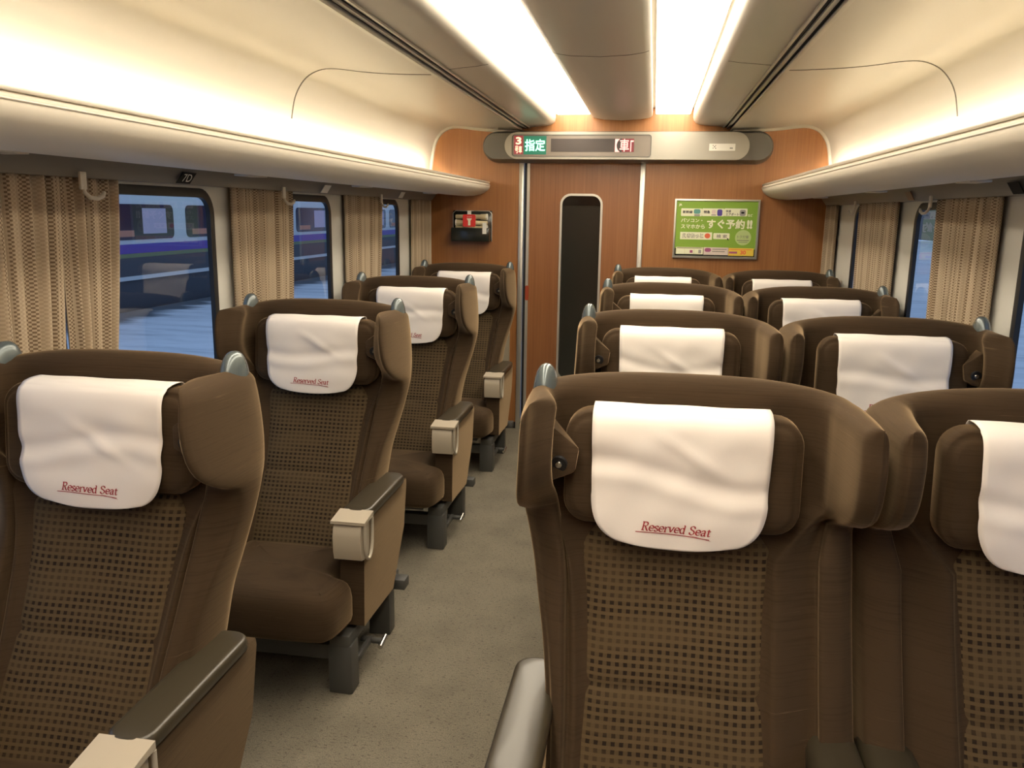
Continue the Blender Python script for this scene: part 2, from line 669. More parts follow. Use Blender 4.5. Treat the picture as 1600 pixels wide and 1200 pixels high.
def text_mesh(name, body, m, parent, loc, height=None, width=None, rot=(pi / 2, 0, 0), bold=0.0, align='LEFT', depth=0.0004, shear=0.0):
    """lettering as a mesh; fitted to a width and/or a height"""
    cu = bpy.data.curves.new('lettering_source', 'FONT')
    cu.body = body
    cu.size = 1.0
    cu.shear = shear
    tmp = bpy.data.objects.new('lettering_source', cu)
    COL.objects.link(tmp)
    bpy.context.view_layer.update()
    dg = bpy.context.evaluated_depsgraph_get()
    me = bpy.data.meshes.new_from_object(tmp.evaluated_get(dg))
    bpy.data.objects.remove(tmp)
    bpy.data.curves.remove(cu)
    me.name = name
    xs = [v.co.x for v in me.vertices]
    ys = [v.co.y for v in me.vertices]
    w0, h0 = max(xs) - min(xs), max(ys) - min(ys)
    sy = height / h0 if height else width / w0
    sx = width / w0 if width else sy
    if bold:
        nv, nf = [tuple(v.co) for v in me.vertices], [tuple(p.vertices) for p in me.polygons]
        V2, F2 = [], []
        lift = []
        for (dx, dy) in ((0, 0), (1, 0), (-1, 0), (0, 1), (0, -1), (.7, .7), (-.7, .7), (.7, -.7), (-.7, -.7)):
            k0 = len(V2)
            V2 += [(v[0] + dx * bold, v[1] + dy * bold, 0) for v in nv]
            lift += [len(lift) // max(1, len(nv)) * 2.2e-5] * len(nv)
            F2 += [tuple(k0 + q for q in f) for f in nf]
        me = bpy.data.meshes.new(name)
        me.from_pydata(V2, [], F2)
        xs = [v[0] for v in V2]
        ys = [v[1] for v in V2]
        w0, h0 = max(xs) - min(xs), max(ys) - min(ys)
        sy = height / h0 if height else width / w0
        sx = width / w0 if width else sy
    ax = {'LEFT': min(xs), 'CENTER': (min(xs) + max(xs)) / 2, 'RIGHT': max(xs)}[align]
    for v in me.vertices:
        v.co = ((v.co.x - ax) * sx, (v.co.y - min(ys)) * sy, lift[v.index] if bold else 0)
    o = _finish(name, me, m, parent, None)
    o.location = loc
    o.rotation_euler = rot
    return o


# ------------------------------------------------------------------ the carriage shell
YW = 5.576          # end wall
YB = -1.0           # wall behind the viewer
HW = 1.31           # half width
ZC = 2.07

floor = struct(box('floor', -HW - 0.1, HW + 0.1, YB - 0.05, YW + 0.3, -0.06, 0.0, carpet))

# side walls with rounded window openings
WIN_FAR = [0.575, 1.66, 2.745, 3.83, 4.917]
WIN_W = 0.83
WZ0, WZ1 = 0.60, 1.548


def side_wall(side, s):
    bm = bmesh.new()
    x = s * HW
    ys = [YB] + [(WIN_FAR[i] + WIN_FAR[i + 1] - WIN_W) / 2 for i in range(len(WIN_FAR) - 1)] + [YW]
    z0, z1 = 0.0, 1.60
    for i, far in enumerate(WIN_FAR):
        a, b = ys[i], ys[i + 1]
        hole = rrect(far - WIN_W, far, WZ0, WZ1, 0.085, 7)
        b2 = bmesh.new()
        O = [b2.verts.new((x, p[0], p[1])) for p in ((a, z0), (b, z0), (b, z1), (a, z1))]
        H = [b2.verts.new((x, p[0], p[1])) for p in hole]
        es = []
        for L in (O, H):
            for k in range(len(L)):
                es.append(b2.edges.new((L[k], L[(k + 1) % len(L)])))
        bmesh.ops.triangle_fill(b2, edges=es, use_beauty=True)
        H2 = [b2.verts.new((x + s * 0.018, p[0], p[1])) for p in hole]
        for k in range(len(H)):
            j = (k + 1) % len(H)
            b2.faces.new([H[k], H[j], H2[j], H2[k]])
        _merge(bm, b2)
    o = bobj('wall_' + side, bm, wall_m, None, 40)
    return struct(o)


side_wall('left', -1)
side_wall('right', 1)

wn = 0
for s in (-1, 1):
    for far in WIN_FAR:
        wn += 1
        w = bpy.data.objects.new('window_%d' % wn, None)
        COL.objects.link(w)
        w.location = (s * HW, far - WIN_W / 2, (WZ0 + WZ1) / 2)
        w['kind'] = 'structure'
        hy, hz = WIN_W / 2, (WZ1 - WZ0) / 2
        outer = rrect(-hy - 0.0, hy + 0.0, -hz, hz, 0.085, 7)
        inner = offset_poly(outer, 0.030)
        bm = bmesh.new()
        n = len(outer)
        # ring profile: lip in front, glass seat behind
        rings = []
        for (pl, xx) in ((outer, -0.003), (offset_poly(outer, 0.008), -0.007), (inner, -0.004), (inner, 0.012), (outer, 0.018)):
            rings.append([bm.verts.new((s * xx, p[0], p[1])) for p in pl])
        for k in range(len(rings)):
            A, B = rings[k], rings[(k + 1) % len(rings)]
            for i in range(n):
                j = (i + 1) % n
                bm.faces.new([A[i], A[j], B[j], B[i]])
        bobj('window_frame', bm, black_rubber, w, 40)
        pl = offset_poly(outer, 0.024)
        mobj('window_pane', [(s * 0.009, p[0], p[1]) for p in pl], [tuple(range(len(pl)))], glass_m, w)

# ceiling: cove + side panels, inner panels, lamp channels
SIDE = [(1.31, 1.60), (1.302, 1.68), (1.288, 1.76), (1.278, 1.83), (1.270, 1.88), (1.258, 1.93), (1.236, 1.973), (1.205, 2.008), (1.165, 2.030),
        (1.12, 2.040), (1.06, 2.038), (0.98, 2.028), (0.89, 2.020), (0.78, 2.015), (0.665, 2.013)]
SIDE_S = [tuple(p) for p in catmull(SIDE, 3, closed=False)]
RAIL = [(0.665, 2.013), (0.665, 2.035), (0.618, 2.035), (0.618, 2.031)]
INNER = [(0.618, 2.031), (0.57, 2.036), (0.50, 2.042), (0.455, 2.049), (0.432, 2.058), (0.418, 2.072), (0.414, 2.090)]
CHAN = [(0.414, 2.090), (0.414, 2.150), (0.20, 2.150), (0.20, 2.112)]


def mirror(p, s):
    return [(s * a, b) for a, b in p]


INNER_L = INNER[:3] + [(0.480, 2.046), (0.462, 2.054), (0.450, 2.068), (0.446, 2.090)]
INNER_R = INNER[:3] + [(0.462, 2.048), (0.442, 2.057), (0.430, 2.071), (0.426, 2.090)]
CHAN_L = [(0.446, 2.090), (0.446, 2.150), (0.21, 2.150), (0.21, 2.112)]
CHAN_R = [(0.426, 2.090), (0.426, 2.150), (0.17, 2.150), (0.17, 2.112)]
cv, cf = [], []
for s, inn, chn in ((-1, INNER_L, CHAN_L), (1, INNER_R, CHAN_R)):
    for prof in (SIDE_S, RAIL, inn, chn):
        pr = mirror(prof, s)
        k0 = len(cv)
        n = len(pr)
        for yy in (YB, YW):
            cv += [(p[0], yy, p[1]) for p in pr]
        cf += [(k0 + i, k0 + i + 1, k0 + n + i + 1, k0 + n + i) for i in range(n - 1)]
struct(mobj('ceiling', cv, cf, ceil_m, None, 32))
CEN = [(-0.192, 2.125), (-0.192, 2.098), (-0.183, 2.089), (-0.165, 2.083), (-0.11, 2.075), (0.0, 2.070), (0.11, 2.075), (0.165, 2.083), (0.183, 2.089), (0.192, 2.098), (0.192, 2.125)]
CEN = [(x - 0.020, z) for x, z in CEN]
struct(prism('ceiling_center_panel', list(reversed(CEN)), YB, YW - 0.03, 'y', ceil_m, None, 0, smooth=32))

# light strips in the two channels
for s, side in ((-1, 'left'), (1, 'right')):
    t = thing('ceiling_light', 'long white ceiling light strip recessed %s the carriage centre panel' % ('left of' if s < 0 else 'right of'), 'ceiling light', (-0.330 if s < 0 else 0.300, 0, 2.13), 'ceiling light strips')
    box('diffuser', -0.108, 0.108, YB + 0.05, YW - 0.02, -0.022, 0.0, strip_m, t, 0.006)
    box('housing', -0.112, 0.112, YB + 0.03, YW - 0.015, 0.0, 0.019, trim_white, t)

# slot rails along the ceiling
tn = 0
for s in (-1, 1):
    for (x0, x1, z0, z1, m) in ((0.655, 0.670, 2.004, 2.012, alu), (0.634, 0.648, 2.020, 2.034, alu), (0.611, 0.620, 2.024, 2.0305, alu), (0.648, 0.6645, 2.028, 2.0345, dark_slot), (0.6205, 0.634, 2.028, 2.0345, dark_slot)):
        tn += 1
        struct(box('trim_%d' % tn, s * x0, s * x1, YB, YW - 0.01, z0, z1, m))


def strip_on_profile(name, prof, y, w, lift, m):
    """a thin rubber joint laid on a ceiling profile"""
    V, F = [], []
    n = len(prof)
    for i, p in enumerate(prof):
        a, b = Vector(prof[max(0, i - 1)]), Vector(prof[min(n - 1, i + 1)])
        d = (b - a).normalized()
        nrm = Vector((-d.y, d.x))
        if nrm.dot(Vector((0, 1.2)) - Vector(p)) < 0:
            nrm = -nrm
        for yy, l in ((y - w, 0.0002), (y - w, lift), (y + w, lift), (y + w, 0.0002)):
            q = Vector(p) + nrm * l
            V.append((q.x, yy, q.y))
    for i in range(n - 1):
        for k in range(3):
            F.append((i * 4 + k, i * 4 + k + 1, (i + 1) * 4 + k + 1, (i + 1) * 4 + k))
    return struct(mobj(name, V, F, m, None, 40))


seam_m = mat('panel_joint', (0.10, 0.085, 0.065, 1), 0.7)
for s in (-1, 1):
    tn += 1
    strip_on_profile('trim_%d' % tn, mirror(SIDE_S[10:], s), 3.35, 0.0045, 0.0015, seam_m)
    tn += 1
    strip_on_profile('trim_%d' % tn, mirror(INNER[:4], s), 3.35, 0.002, 0.001, seam_m)
    tn += 1
    strip_on_profile('trim_%d' % tn, mirror(SIDE_S[2:], s), YW - 0.012, 0.012, 0.016, trim_white)
tn += 1
strip_on_profile('trim_%d' % tn, CEN[2:9], 3.35, 0.0025, 0.001, seam_m)

# luggage racks
RACK = [(1.305, 1.636), (1.17, 1.638), (0.905, 1.672), (0.886, 1.674), (0.878, 1.668), (0.877, 1.654), (0.880, 1.641), (0.892, 1.627), (0.915, 1.611), (0.945, 1.599), (0.985, 1.591), (1.04, 1.588), (1.12, 1.593), (1.235, 1.613), (1.305, 1.616)]
for s, side in ((-1, 'left'), (1, 'right')):
    t = thing('luggage_rack', 'long beige overhead luggage rack above the %s windows' % ('left' if s < 0 else 'right'), 'luggage rack', (0, 0, 0), 'overhead luggage racks')
    pr = mirror(RACK, s)
    prism('rack_shelf', pr, YB, YW - 0.004, 'y', rack_m, t, 0, smooth=35)
    box('lip_strip', s * 0.8755, s * 0.892, YB, YW - 0.006, 1.6735, 1.684, lip_m, t, 0.002)
    tube('bright_edge', [(s * 0.8765, YB, 1.660), (s * 0.8765, YW - 0.006, 1.660)], 0.003, lip_m, t, 8)
    # valance under the rack
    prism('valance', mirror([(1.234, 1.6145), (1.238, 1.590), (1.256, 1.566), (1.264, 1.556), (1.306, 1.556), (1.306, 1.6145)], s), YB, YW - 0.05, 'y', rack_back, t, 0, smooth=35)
    for k in range(5):
        yc = 0.42 + 1.13 * k
        box('air_slot', s * 1.200, s * 1.2335, yc - 0.13, yc + 0.13, 1.6065, 1.6125, dark_slot, t)
    if s > 0:
        for yy in (1.55, 2.66, 3.75, 4.95):
            box('reading_light', 1.09, 1.15, yy - 0.06, yy + 0.06, 1.5875, 1.5945, alu, t, 0.002)
    else:
        for yy in (1.55, 2.66, 3.75, 4.95):
            box('reading_light', -1.15, -1.09, yy - 0.06, yy + 0.06, 1.5875, 1.5945, alu, t, 0.002)
    l = thing('cove_lamp', 'lamp tube lying along the top of the %s luggage rack' % side, 'lamp', (s * 1.172, 0, 1.657), 'cove lamp tubes')
    box('tray', -0.044, 0.035, YB + 0.05, YW - 0.12, -0.0135, -0.0115, trim_white, l)
    hd = [(-0.048, -0.0125), (-0.044, -0.0125), (-0.044, 0.022), (-0.028, 0.033), (0.013, 0.037), (0.013, 0.040), (-0.030, 0.036), (-0.048, 0.023)]
    prism('reflector_hood', mirror(hd, s), YB + 0.05, YW - 0.10, 'y', trim_white, l, 0)
    tube('tube_lamp', [(0, YB + 0.06, 0.0), (0, YW - 0.14, 0.0)], 0.0105, tube_m, l, 10)

# end wall of wood with the door opening
DX0, DX1 = -0.650, 0.113
bm = bmesh.new()
for (x0, x1, z0, z1) in ((-HW, DX0, 0, 1.62), (DX1, HW, 0, 1.62), (-HW, HW, 1.88, 2.16), (-HW, DX0, 1.62, 1.88), (DX1, HW, 1.62, 1.88), (DX0, DX1, 1.82, 1.88)):
    add_box(bm, x0, x1, YW, YW + 0.03, z0, z1)
struct(bobj('wall_end', bm, wood))
struct(box('wall_back', -HW, HW, YB - 0.03, YB, 0, 2.16, wood))
# door
d1 = bpy.data.objects.new('door_1', None)
COL.objects.link(d1)
d1.location = (0, 0, 0)
d1['kind'] = 'structure'
GX0, GX1, GZ0, GZ1 = -0.398, -0.133, 0.36, 1.605
hole = rrect(GX0, GX1, GZ0, GZ1, 0.062, 7)
bm = bmesh.new()
O = [bm.verts.new((p[0], YW + 0.028, p[1])) for p in ((DX0 + 0.022, 0.02), (DX1, 0.02), (DX1, 1.84), (DX0 + 0.022, 1.84))]
H = [bm.verts.new((p[0], YW + 0.028, p[1])) for p in hole]
es = []
for L in (O, H):
    for k in range(len(L)):
        es.append(bm.edges.new((L[k], L[(k + 1) % len(L)])))
bmesh.ops.triangle_fill(bm, edges=es, use_beauty=True)
H2 = [bm.verts.new((v.co.x, YW + 0.06, v.co.z)) for v in H]
for k in range(len(H)):
    bm.faces.new([H[k], H[(k + 1) % len(H)], H2[(k + 1) % len(H)], H2[k]])
bobj('door_leaf', bm, door_wood, d1, 40)
bm = bmesh.new()
ring_o, ring_i = offset_poly(hole, -0.008), offset_poly(hole, 0.006)
R = []
for pl, yy in ((ring_o, YW + 0.028), (ring_o, YW + 0.018), (ring_i, YW + 0.018), (ring_i, YW + 0.045)):
    R.append([bm.verts.new((p[0], yy, p[1])) for p in pl])
for k in range(3):
    for i in range(len(hole)):
        j = (i + 1) % len(hole)
        bm.faces.new([R[k][i], R[k][j], R[k + 1][j], R[k + 1][i]])
bobj('window_frame', bm, alu, d1, 40)
mobj('window_pane', [(p[0], YW + 0.040, p[1]) for p in hole], [tuple(range(len(hole)))], dark_glass, d1)
box('blind', GX0 + 0.004, GX1 - 0.004, YW + 0.034, YW + 0.039, 1.537, 1.602, dark_glass2, d1)
box('door_edge', DX0 + 0.020, DX0 + 0.038, YW + 0.016, YW + 0.030, 0.02, 1.82, alu, d1)
prism('door_handle', rrect(-0.630, -0.606, 0.90, 1.00, 0.008, 3), YW + 0.014, YW + 0.022, 'y', mat('handle_red_brown', (0.30, 0.05, 0.02, 1), 0.4), d1, 0)
box('door_gap', DX0, DX0 + 0.021, YW + 0.035, YW + 0.06, 0, 1.84, black_rubber, d1)
box('door_sill', DX0 - 0.18, DX1 + 0.02, YW - 0.006, YW + 0.03, 0.0, 0.045, black_rubber, d1)
tn += 1
struct(box('trim_%d' % tn, DX0 - 0.030, DX0 + 0.001, YW - 0.012, YW + 0.02, 0, 1.84, alu, None, 0.003))
tn += 1
struct(box('trim_%d' % tn, DX1 - 0.001, DX1 + 0.031, YW - 0.012, YW + 0.03, 0, 1.84, alu, None, 0.003))
# pale corner strips of the end wall beside the curtains
for s in (-1, 1):
    tn += 1
    struct(box('trim_%d' % tn, s * (HW - 0.001), s * (HW - 0.028), YW - 0.02, YW, 0, 1.555, trim_white))
# low pale panel on the end wall in front of the last left seat
pt = thing('bulkhead_table', 'pale folded table panel low on the wood wall behind last left seat', 'table panel', (-0.98, YW, 0.7))
prism('panel', rrect(-0.27, 0.252, -0.33, 0.30, 0.03, 5), -0.022, -0.002, 'y', beige_m, pt, 0)
box('latch', -0.03, 0.03, -0.030, -0.021, 0.22, 0.25, base_m, pt, 0.003)

# ------------------------------------------------------------------ information display over the door
dt = thing('information_display', 'grey capsule shaped LED information display above the sliding door', 'display', (0.005, YW, 1.905))
cap = rrect(-0.918, 0.918, -0.100, 0.096, 0.097, 10)
V, F = [], []
n = len(cap)
lev = [(0.0, 0.0), (-0.05, 0.0), (-0.10, 0.006), (-0.135, 0.018)]
for yy, ins in lev:
    V += [(p[0], yy, p[1]) for p in offset_poly(cap, ins)]
for k in range(len(lev) - 1):
    for i in range(n):
        j = (i + 1) % n
        F.append((k * n + i, k * n + j, (k + 1) * n + j, (k + 1) * n + i))
F.append(tuple(range((len(lev) - 1) * n, len(lev) * n)))
mobj('housing', V, F, display_dark, dt, 40)
front = rrect(-0.755, 0.760, -0.0845, 0.0805, 0.081, 10)
prism('front_panel', front, -0.178, -0.12, 'y', display_grey, dt, 0.004)
bez = rrect(-0.708, 0.169, -0.070, 0.065, 0.018, 5)
bm = bmesh.new()
b_in = offset_poly(bez, 0.005)
R = []
for pl, yy in ((bez, -0.1775), (bez, -0.1815), (b_in, -0.1815), (b_in, -0.1785)):
    R.append([bm.verts.new((p[0], yy, p[1])) for p in pl])
for k in range(3):
    for i in range(len(bez)):
        j = (i + 1) % len(bez)
        bm.faces.new([R[k][i], R[k][j], R[k + 1][j], R[k + 1][i]])
bobj('bezel', bm, display_dark, dt, 40)
sc = prism('screen', b_in, -0.1790, -0.1775, 'y', screen_m, dt, 0)
box('red_field', -0.694, -0.636, -0.1800, -0.1788, -0.056, 0.058, led_red_bg, sc)
box('green_field', -0.630, -0.487, -0.1800, -0.1788, -0.057, 0.056, led_green_bg, sc)
box('led_matrix', -0.458, 0.063, -0.1800, -0.1788, -0.040, 0.040, matrix_m, sc)
box('red_field', -0.012, 0.062, -0.1803, -0.1799, -0.040, 0.040, led_red_bg, sc)
text_mesh('lettering', '3', led_orange, sc, (-0.683, -0.1812, 0.004), height=0.046, width=0.036, bold=0.035)
text_mesh('lettering', '号', led_orange, sc, (-0.687, -0.1812, -0.050), height=0.046, width=0.021, bold=0.02)
text_mesh('lettering', '車', led_orange, sc, (-0.664, -0.1812, -0.050), height=0.046, width=0.022, bold=0.02)
text_mesh('lettering', '指定', led_green, sc, (-0.624, -0.1812, -0.037), height=0.074, width=0.130, bold=0.025)
text_mesh('lettering', '【', led_red, sc, (-0.055, -0.1812, -0.040), height=0.078, width=0.030, bold=0.0)
text_mesh('lettering', '車', led_red, sc, (-0.026, -0.1812, -0.038), height=0.076, width=0.058, bold=0.015)
text_mesh('lettering', '「', led_red, sc, (0.040, -0.1812, -0.038), height=0.068, width=0.020, bold=0.015)
lb = prism('label_plate', rrect(0.520, 0.676, -0.031, 0.011, 0.003, 3), -0.1800, -0.1772, 'y', white_label, dt, 0)
for (x, z, w, h) in ((0.541, -0.003, 0.004, 0.006), (0.549, -0.010, 0.006, 0.006), (0.556, -0.003, 0.004, 0.005), (0.541, -0.018, 0.005, 0.005), (0.556, -0.019, 0.006, 0.005)):
    box('symbol', x, x + w, -0.1806, -0.1798, z, z + h, ink, lb)
for k in range(3):
    box('symbol', 0.644 + k * 0.006, 0.6485 + k * 0.006, -0.1806, -0.1798, -0.019, -0.012, ink, lb)

# ------------------------------------------------------------------ poster
po = thing('poster', 'framed green advertising poster in Japanese on the right wood wall', 'poster', (0.607, YW - 0.022, 1.400))
PW, PH = 0.266, 0.187
bm = bmesh.new()
R = []
for (dx, dz, yy) in ((PW, PH, 0.0215), (PW, PH, 0.0), (PW - 0.010, PH - 0.010, -0.002), (PW - 0.014, PH - 0.014, 0.006)):
    R.append([bm.verts.new(q) for q in ((-dx, yy, -dz), (dx, yy, -dz), (dx, yy, dz), (-dx, yy, dz))])
for k in range(3):
    for i in range(4):
        bm.faces.new([R[k][i], R[k][(i + 1) % 4], R[k + 1][(i + 1) % 4], R[k + 1][i]])
bobj('poster_frame', bm, alu, po, 20)
IX0, IX1 = -PW + 0.013, PW - 0.013
box('green_sheet', IX0, IX1, 0.006, 0.012, -0.1255, PH - 0.013, p_green, po)
box('lower_band', IX0, IX1, 0.006, 0.012, -PH + 0.013, -0.1255, p_black, po)


def pp(x, z):
    """poster picture coordinates (zoomed picture px of the photograph) to local metres"""
    # picture frame corners: (165,110) (1480,125) (120,1040) (1420,1055)
    t = (z - 115) / 930.0
    xl = 165 - 45 * t
    xr = 1480 - 60 * t
    zz = z - 15.0 * (x - xl) / (xr - xl)
    return (-PW + (x - xl) / (xr - xl) * 2 * PW, PH - (zz - 110) / 930.0 * 2 * PH)


def pbox(name, x0, z0, x1, z1, m, parent=po, y=0.0056, r=0.0):
    a, b = pp(x0, z0), pp(x1, z1)
    w, h = (b[0] - a[0]), (a[1] - b[1])
    rr = min(r, w * 0.49, h * 0.49) if r else 0.0005
    return prism(name, rrect(a[0], b[0], b[1], a[1], rr, 5), y - 0.0004, y + 0.0006, 'y', m, parent, 0)


def ptext(body, x0, z0, x1, z1, m, bold=0.02, y=0.0046):
    a, b = pp(x0, z1), pp(x1, z0)
    return text_mesh('lettering', body, m, po, (a[0], y, a[1]), height=b[1] - a[1], width=b[0] - a[0], bold=bold)


ptext('JR', 222, 185, 275, 228, p_white, 0.04)
for (a, b) in ((260, 580), (588, 922), (930, 1275)):
    pbox('white_tab', a, 258, b, 383, p_white, r=0.006)
ptext('新幹線', 283, 292, 438, 338, ink, 0.03)
ptext('特急', 608, 292, 708, 338, ink, 0.03)
ptext('快速', 948, 283, 1030, 322, ink, 0.02)
ptext('エアポート', 948, 330, 1150, 370, ink, 0.02)
pbox('train_picture', 456, 272, 556, 345, p_teal, y=0.0050, r=0.010)
pbox('train_picture', 462, 350, 550, 383, p_grey, y=0.0050, r=0.004)
pbox('train_picture', 735, 280, 795, 352, p_pink, y=0.0050, r=0.008)
pbox('train_picture', 725, 354, 800, 372, p_grey, y=0.0050, r=0.004)
pbox('train_picture', 820, 275, 893, 378, p_purple, y=0.0050, r=0.010)
pbox('train_picture', 1165, 280, 1250, 378, p_grey, y=0.0050, r=0.010)
pbox('train_picture', 1185, 312, 1232, 340, p_black, y=0.0045, r=0.004)
ptext('など', 1285, 345, 1360, 388, p_white, 0.03)
ptext('パソコン・', 256, 418, 592, 474, p_white, 0.025)
ptext('スマホから', 254, 512, 628, 574, p_white, 0.025)
ptext('すぐ予約', 655, 432, 1245, 575, p_white, 0.035)
ptext('!!', 1268, 440, 1360, 575, p_white, 0.06)
pbox('white_tab', 247, 630, 735, 752, p_white)
ptext('えきねっと', 270, 648, 610, 728, ink_soft, 0.085)
ptext('えきねっと', 272, 650, 608, 726, p_white, 0.012, y=0.0042)
a = pp(668, 690)
prism('red_dot', [(a[0] + 0.018 * cos(t * pi / 12), a[1] + 0.0165 * sin(t * pi / 12)) for t in range(24)], 0.0046, 0.0056, 'y', p_orange, po, 0)
pbox('white_tab', 760, 645, 1005, 742, p_white, r=0.006)
ptext('検 索', 805, 668, 970, 722, ink_soft, 0.015)
a = pp(985, 740)
mobj('cursor_mark', [(a[0] - 0.006, 0.0046, a[1] + 0.008), (a[0] + 0.006, 0.0046, a[1] - 0.001), (a[0] + 0.001, 0.0046, a[1] - 0.001), (a[0] + 0.004, 0.0046, a[1] - 0.009), (a[0] + 0.001, 0.0046, a[1] - 0.010), (a[0] - 0.002, 0.0046, a[1] - 0.002), (a[0] - 0.006, 0.0046, a[1] - 0.005)], [tuple(range(7))], p_black, po)
a = pp(1215, 715)
prism('pale_disc', [(a[0] + 0.050 * cos(t * pi / 20), a[1] + 0.0485 * sin(t * pi / 20)) for t in range(40)], 0.0050, 0.0062, 'y', p_pale, po, 0)
ptext('トクだ値', 1125, 680, 1300, 725, ink_soft, 0.01)
pbox('small_print', 1120, 752, 1305, 766, ink_soft, y=0.0046)
pbox('small_print', 1145, 782, 1282, 792, ink_soft, y=0.0046)
pbox('cream_strip', 180, 868, 598, 985, p_cream)
for k, (a, b) in enumerate(((190, 308), (318, 455), (468, 592))):
    pbox('white_tab', a, 898, b, 980, p_white, y=0.0050, r=0.002)
pbox('small_print', 395, 918, 438, 962, p_magenta, y=0.0045)
pbox('small_print', 530, 912, 570, 968, p_grey, y=0.0045)
pbox('small_print', 200, 876, 580, 890, ink_soft, y=0.0050)
pbox('pink_strip', 612, 870, 990, 995, p_pink)
pbox('yellow_strip', 990, 878, 1372, 1005, p_yellow)
pbox('red_badge', 628, 882, 722, 945, p_magenta, y=0.0050, r=0.012)
pbox('small_print', 745, 895, 965, 908, ink_soft, y=0.0050)
pbox('small_print', 740, 930, 935, 944, ink_soft, y=0.0050)
pbox('small_print', 1000, 896, 1350, 910, p_orange, y=0.0050)
pbox('small_print', 1000, 935, 1125, 968, p_magenta, y=0.0050)
ptext('30', 1168, 918, 1262, 980, p_orange, 0.05)

# ------------------------------------------------------------------ torch box
tb = thing('torch_box', 'smoked wall box holding emergency torches with red torch sign', 'torch box', (-0.992, YW - 0.004, 1.393))
BW, BH = 0.133, 0.101
bm = bmesh.new()
add_box(bm, -BW, BW, -0.012, 0.0, -BH, BH, 0.004)
bobj('back_plate', bm, acrylic_dark, tb, 40)
bm = bmesh.new()
add_box(bm, -BW + 0.004, BW - 0.004, -0.095, -0.012, -BH, -0.012, 0.006)
bobj('pocket', bm, acrylic_dark, tb, 40)
bm = bmesh.new()
add_tube(bm, [(-BW, -0.015, -BH + 0.02), (-BW, -0.015, BH - 0.02), (-BW + 0.018, -0.015, BH - 0.002), (BW - 0.018, -0.015, BH - 0.002), (BW, -0.015, BH - 0.02), (BW, -0.015, -BH)], 0.0028, 8)
bobj('edge_rim', bm, alu, tb, 60)


def torch(z, flip, label):
    s = -1 if flip else 1
    o = thing('torch', label, 'torch', (-0.992, YW - 0.045, 1.393 + z), 'emergency torches in the wall box')
    prof = [(-0.108, 0.012), (-0.106, 0.0135), (0.02, 0.0165), (0.06, 0.0155), (0.062, 0.018), (0.100, 0.0205), (0.108, 0.0205)]
    tube('torch_barrel', [(s * x, 0, 0) for x, r in prof], [r for x, r in prof], torch_m, o, 16)
    tube('torch_rim', [(s * 0.100, 0, 0), (s * 0.109, 0, 0)], 0.0212, white_label, o, 16)
    return o


torch(0.060, False, 'upper beige torch in the smoked wall box, head to the right')
torch(0.021, True, 'middle beige torch in the smoked wall box, head to the left')
torch(-0.014, False, 'lowest beige torch half sunk in the smoked wall box pocket')
pl = prism('torch_sign', rrect(-0.046, 0.040, -0.005, 0.075, 0.010, 5), -0.104, -0.100, 'y', sign_red, tb, 0.001)
prism('torch_symbol', [(-0.018, 0.050), (-0.018, 0.045), (-0.010, 0.034), (-0.010, 0.004), (0.006, 0.004), (0.006, 0.034), (0.014, 0.045), (0.014, 0.050)], -0.1050, -0.1035, 'y', p_white, pl, 0)
for k in range(5):
    box('torch_symbol', -0.016 + k * 0.007, -0.014 + k * 0.007, -0.1050, -0.1035, 0.055, 0.064, p_pink, pl)
bm = bmesh.new()
add_box(bm, -0.016, 0.010, -0.1005, -0.0985, 0.070, 0.100)
add_box(bm, -0.016, 0.010, -0.1005, -0.010, 0.098, 0.1005)
bobj('paper_seal', bm, white_label, tb)
box('paper_seal', 0.086, 0.112, -0.0985, -0.0945, -0.050, 0.022, white_label, tb)

# ------------------------------------------------------------------ seats
ZK = [.34, .45, .55, .66, .74, .80, .86, .90, .925, .95, .98, 1.02, 1.07, 1.11, 1.135]
HWK = [.226, .230, .238, .252, .270, .285, .299, .307, .310, .311, .311, .310, .308, .305, .303]
XOK = [.224, .228, .236, .250, .268, .283, .298, .305, .306, .304, .300, .296, .293, .292, .290]
YRK = [-.13, -.06, 0, .022, .045, .056, .064, .070, .073, .074, .074, .072, .066, .058, .052]
YIK = [-.30, -.245, -.190, -.135, -.098, -.074, -.052, -.036, -.028, -.022, -.016, -.010, -.006, -.004, -.004]
YWI = [-.335, -.285, -.225, -.168, -.128, -.100, -.082, -.072, -.075, -.100, -.146, -.170, -.160, -.130, -.110]
YWO = [-.31, -.255, -.195, -.150, -.105, -.062, -.042, -.050, -.110, -.165, -.203, -.222, -.228, -.220, -.205]
XIK = [.185, .188, .192, .200, .206, .212, .222, .230, .234, .237, .239, .239, .238, .236, .234]
XBK = [.172, .174, .178, .186, .194, .204, .222, .238, .246, .252, .255, .256, .255, .252, .250]


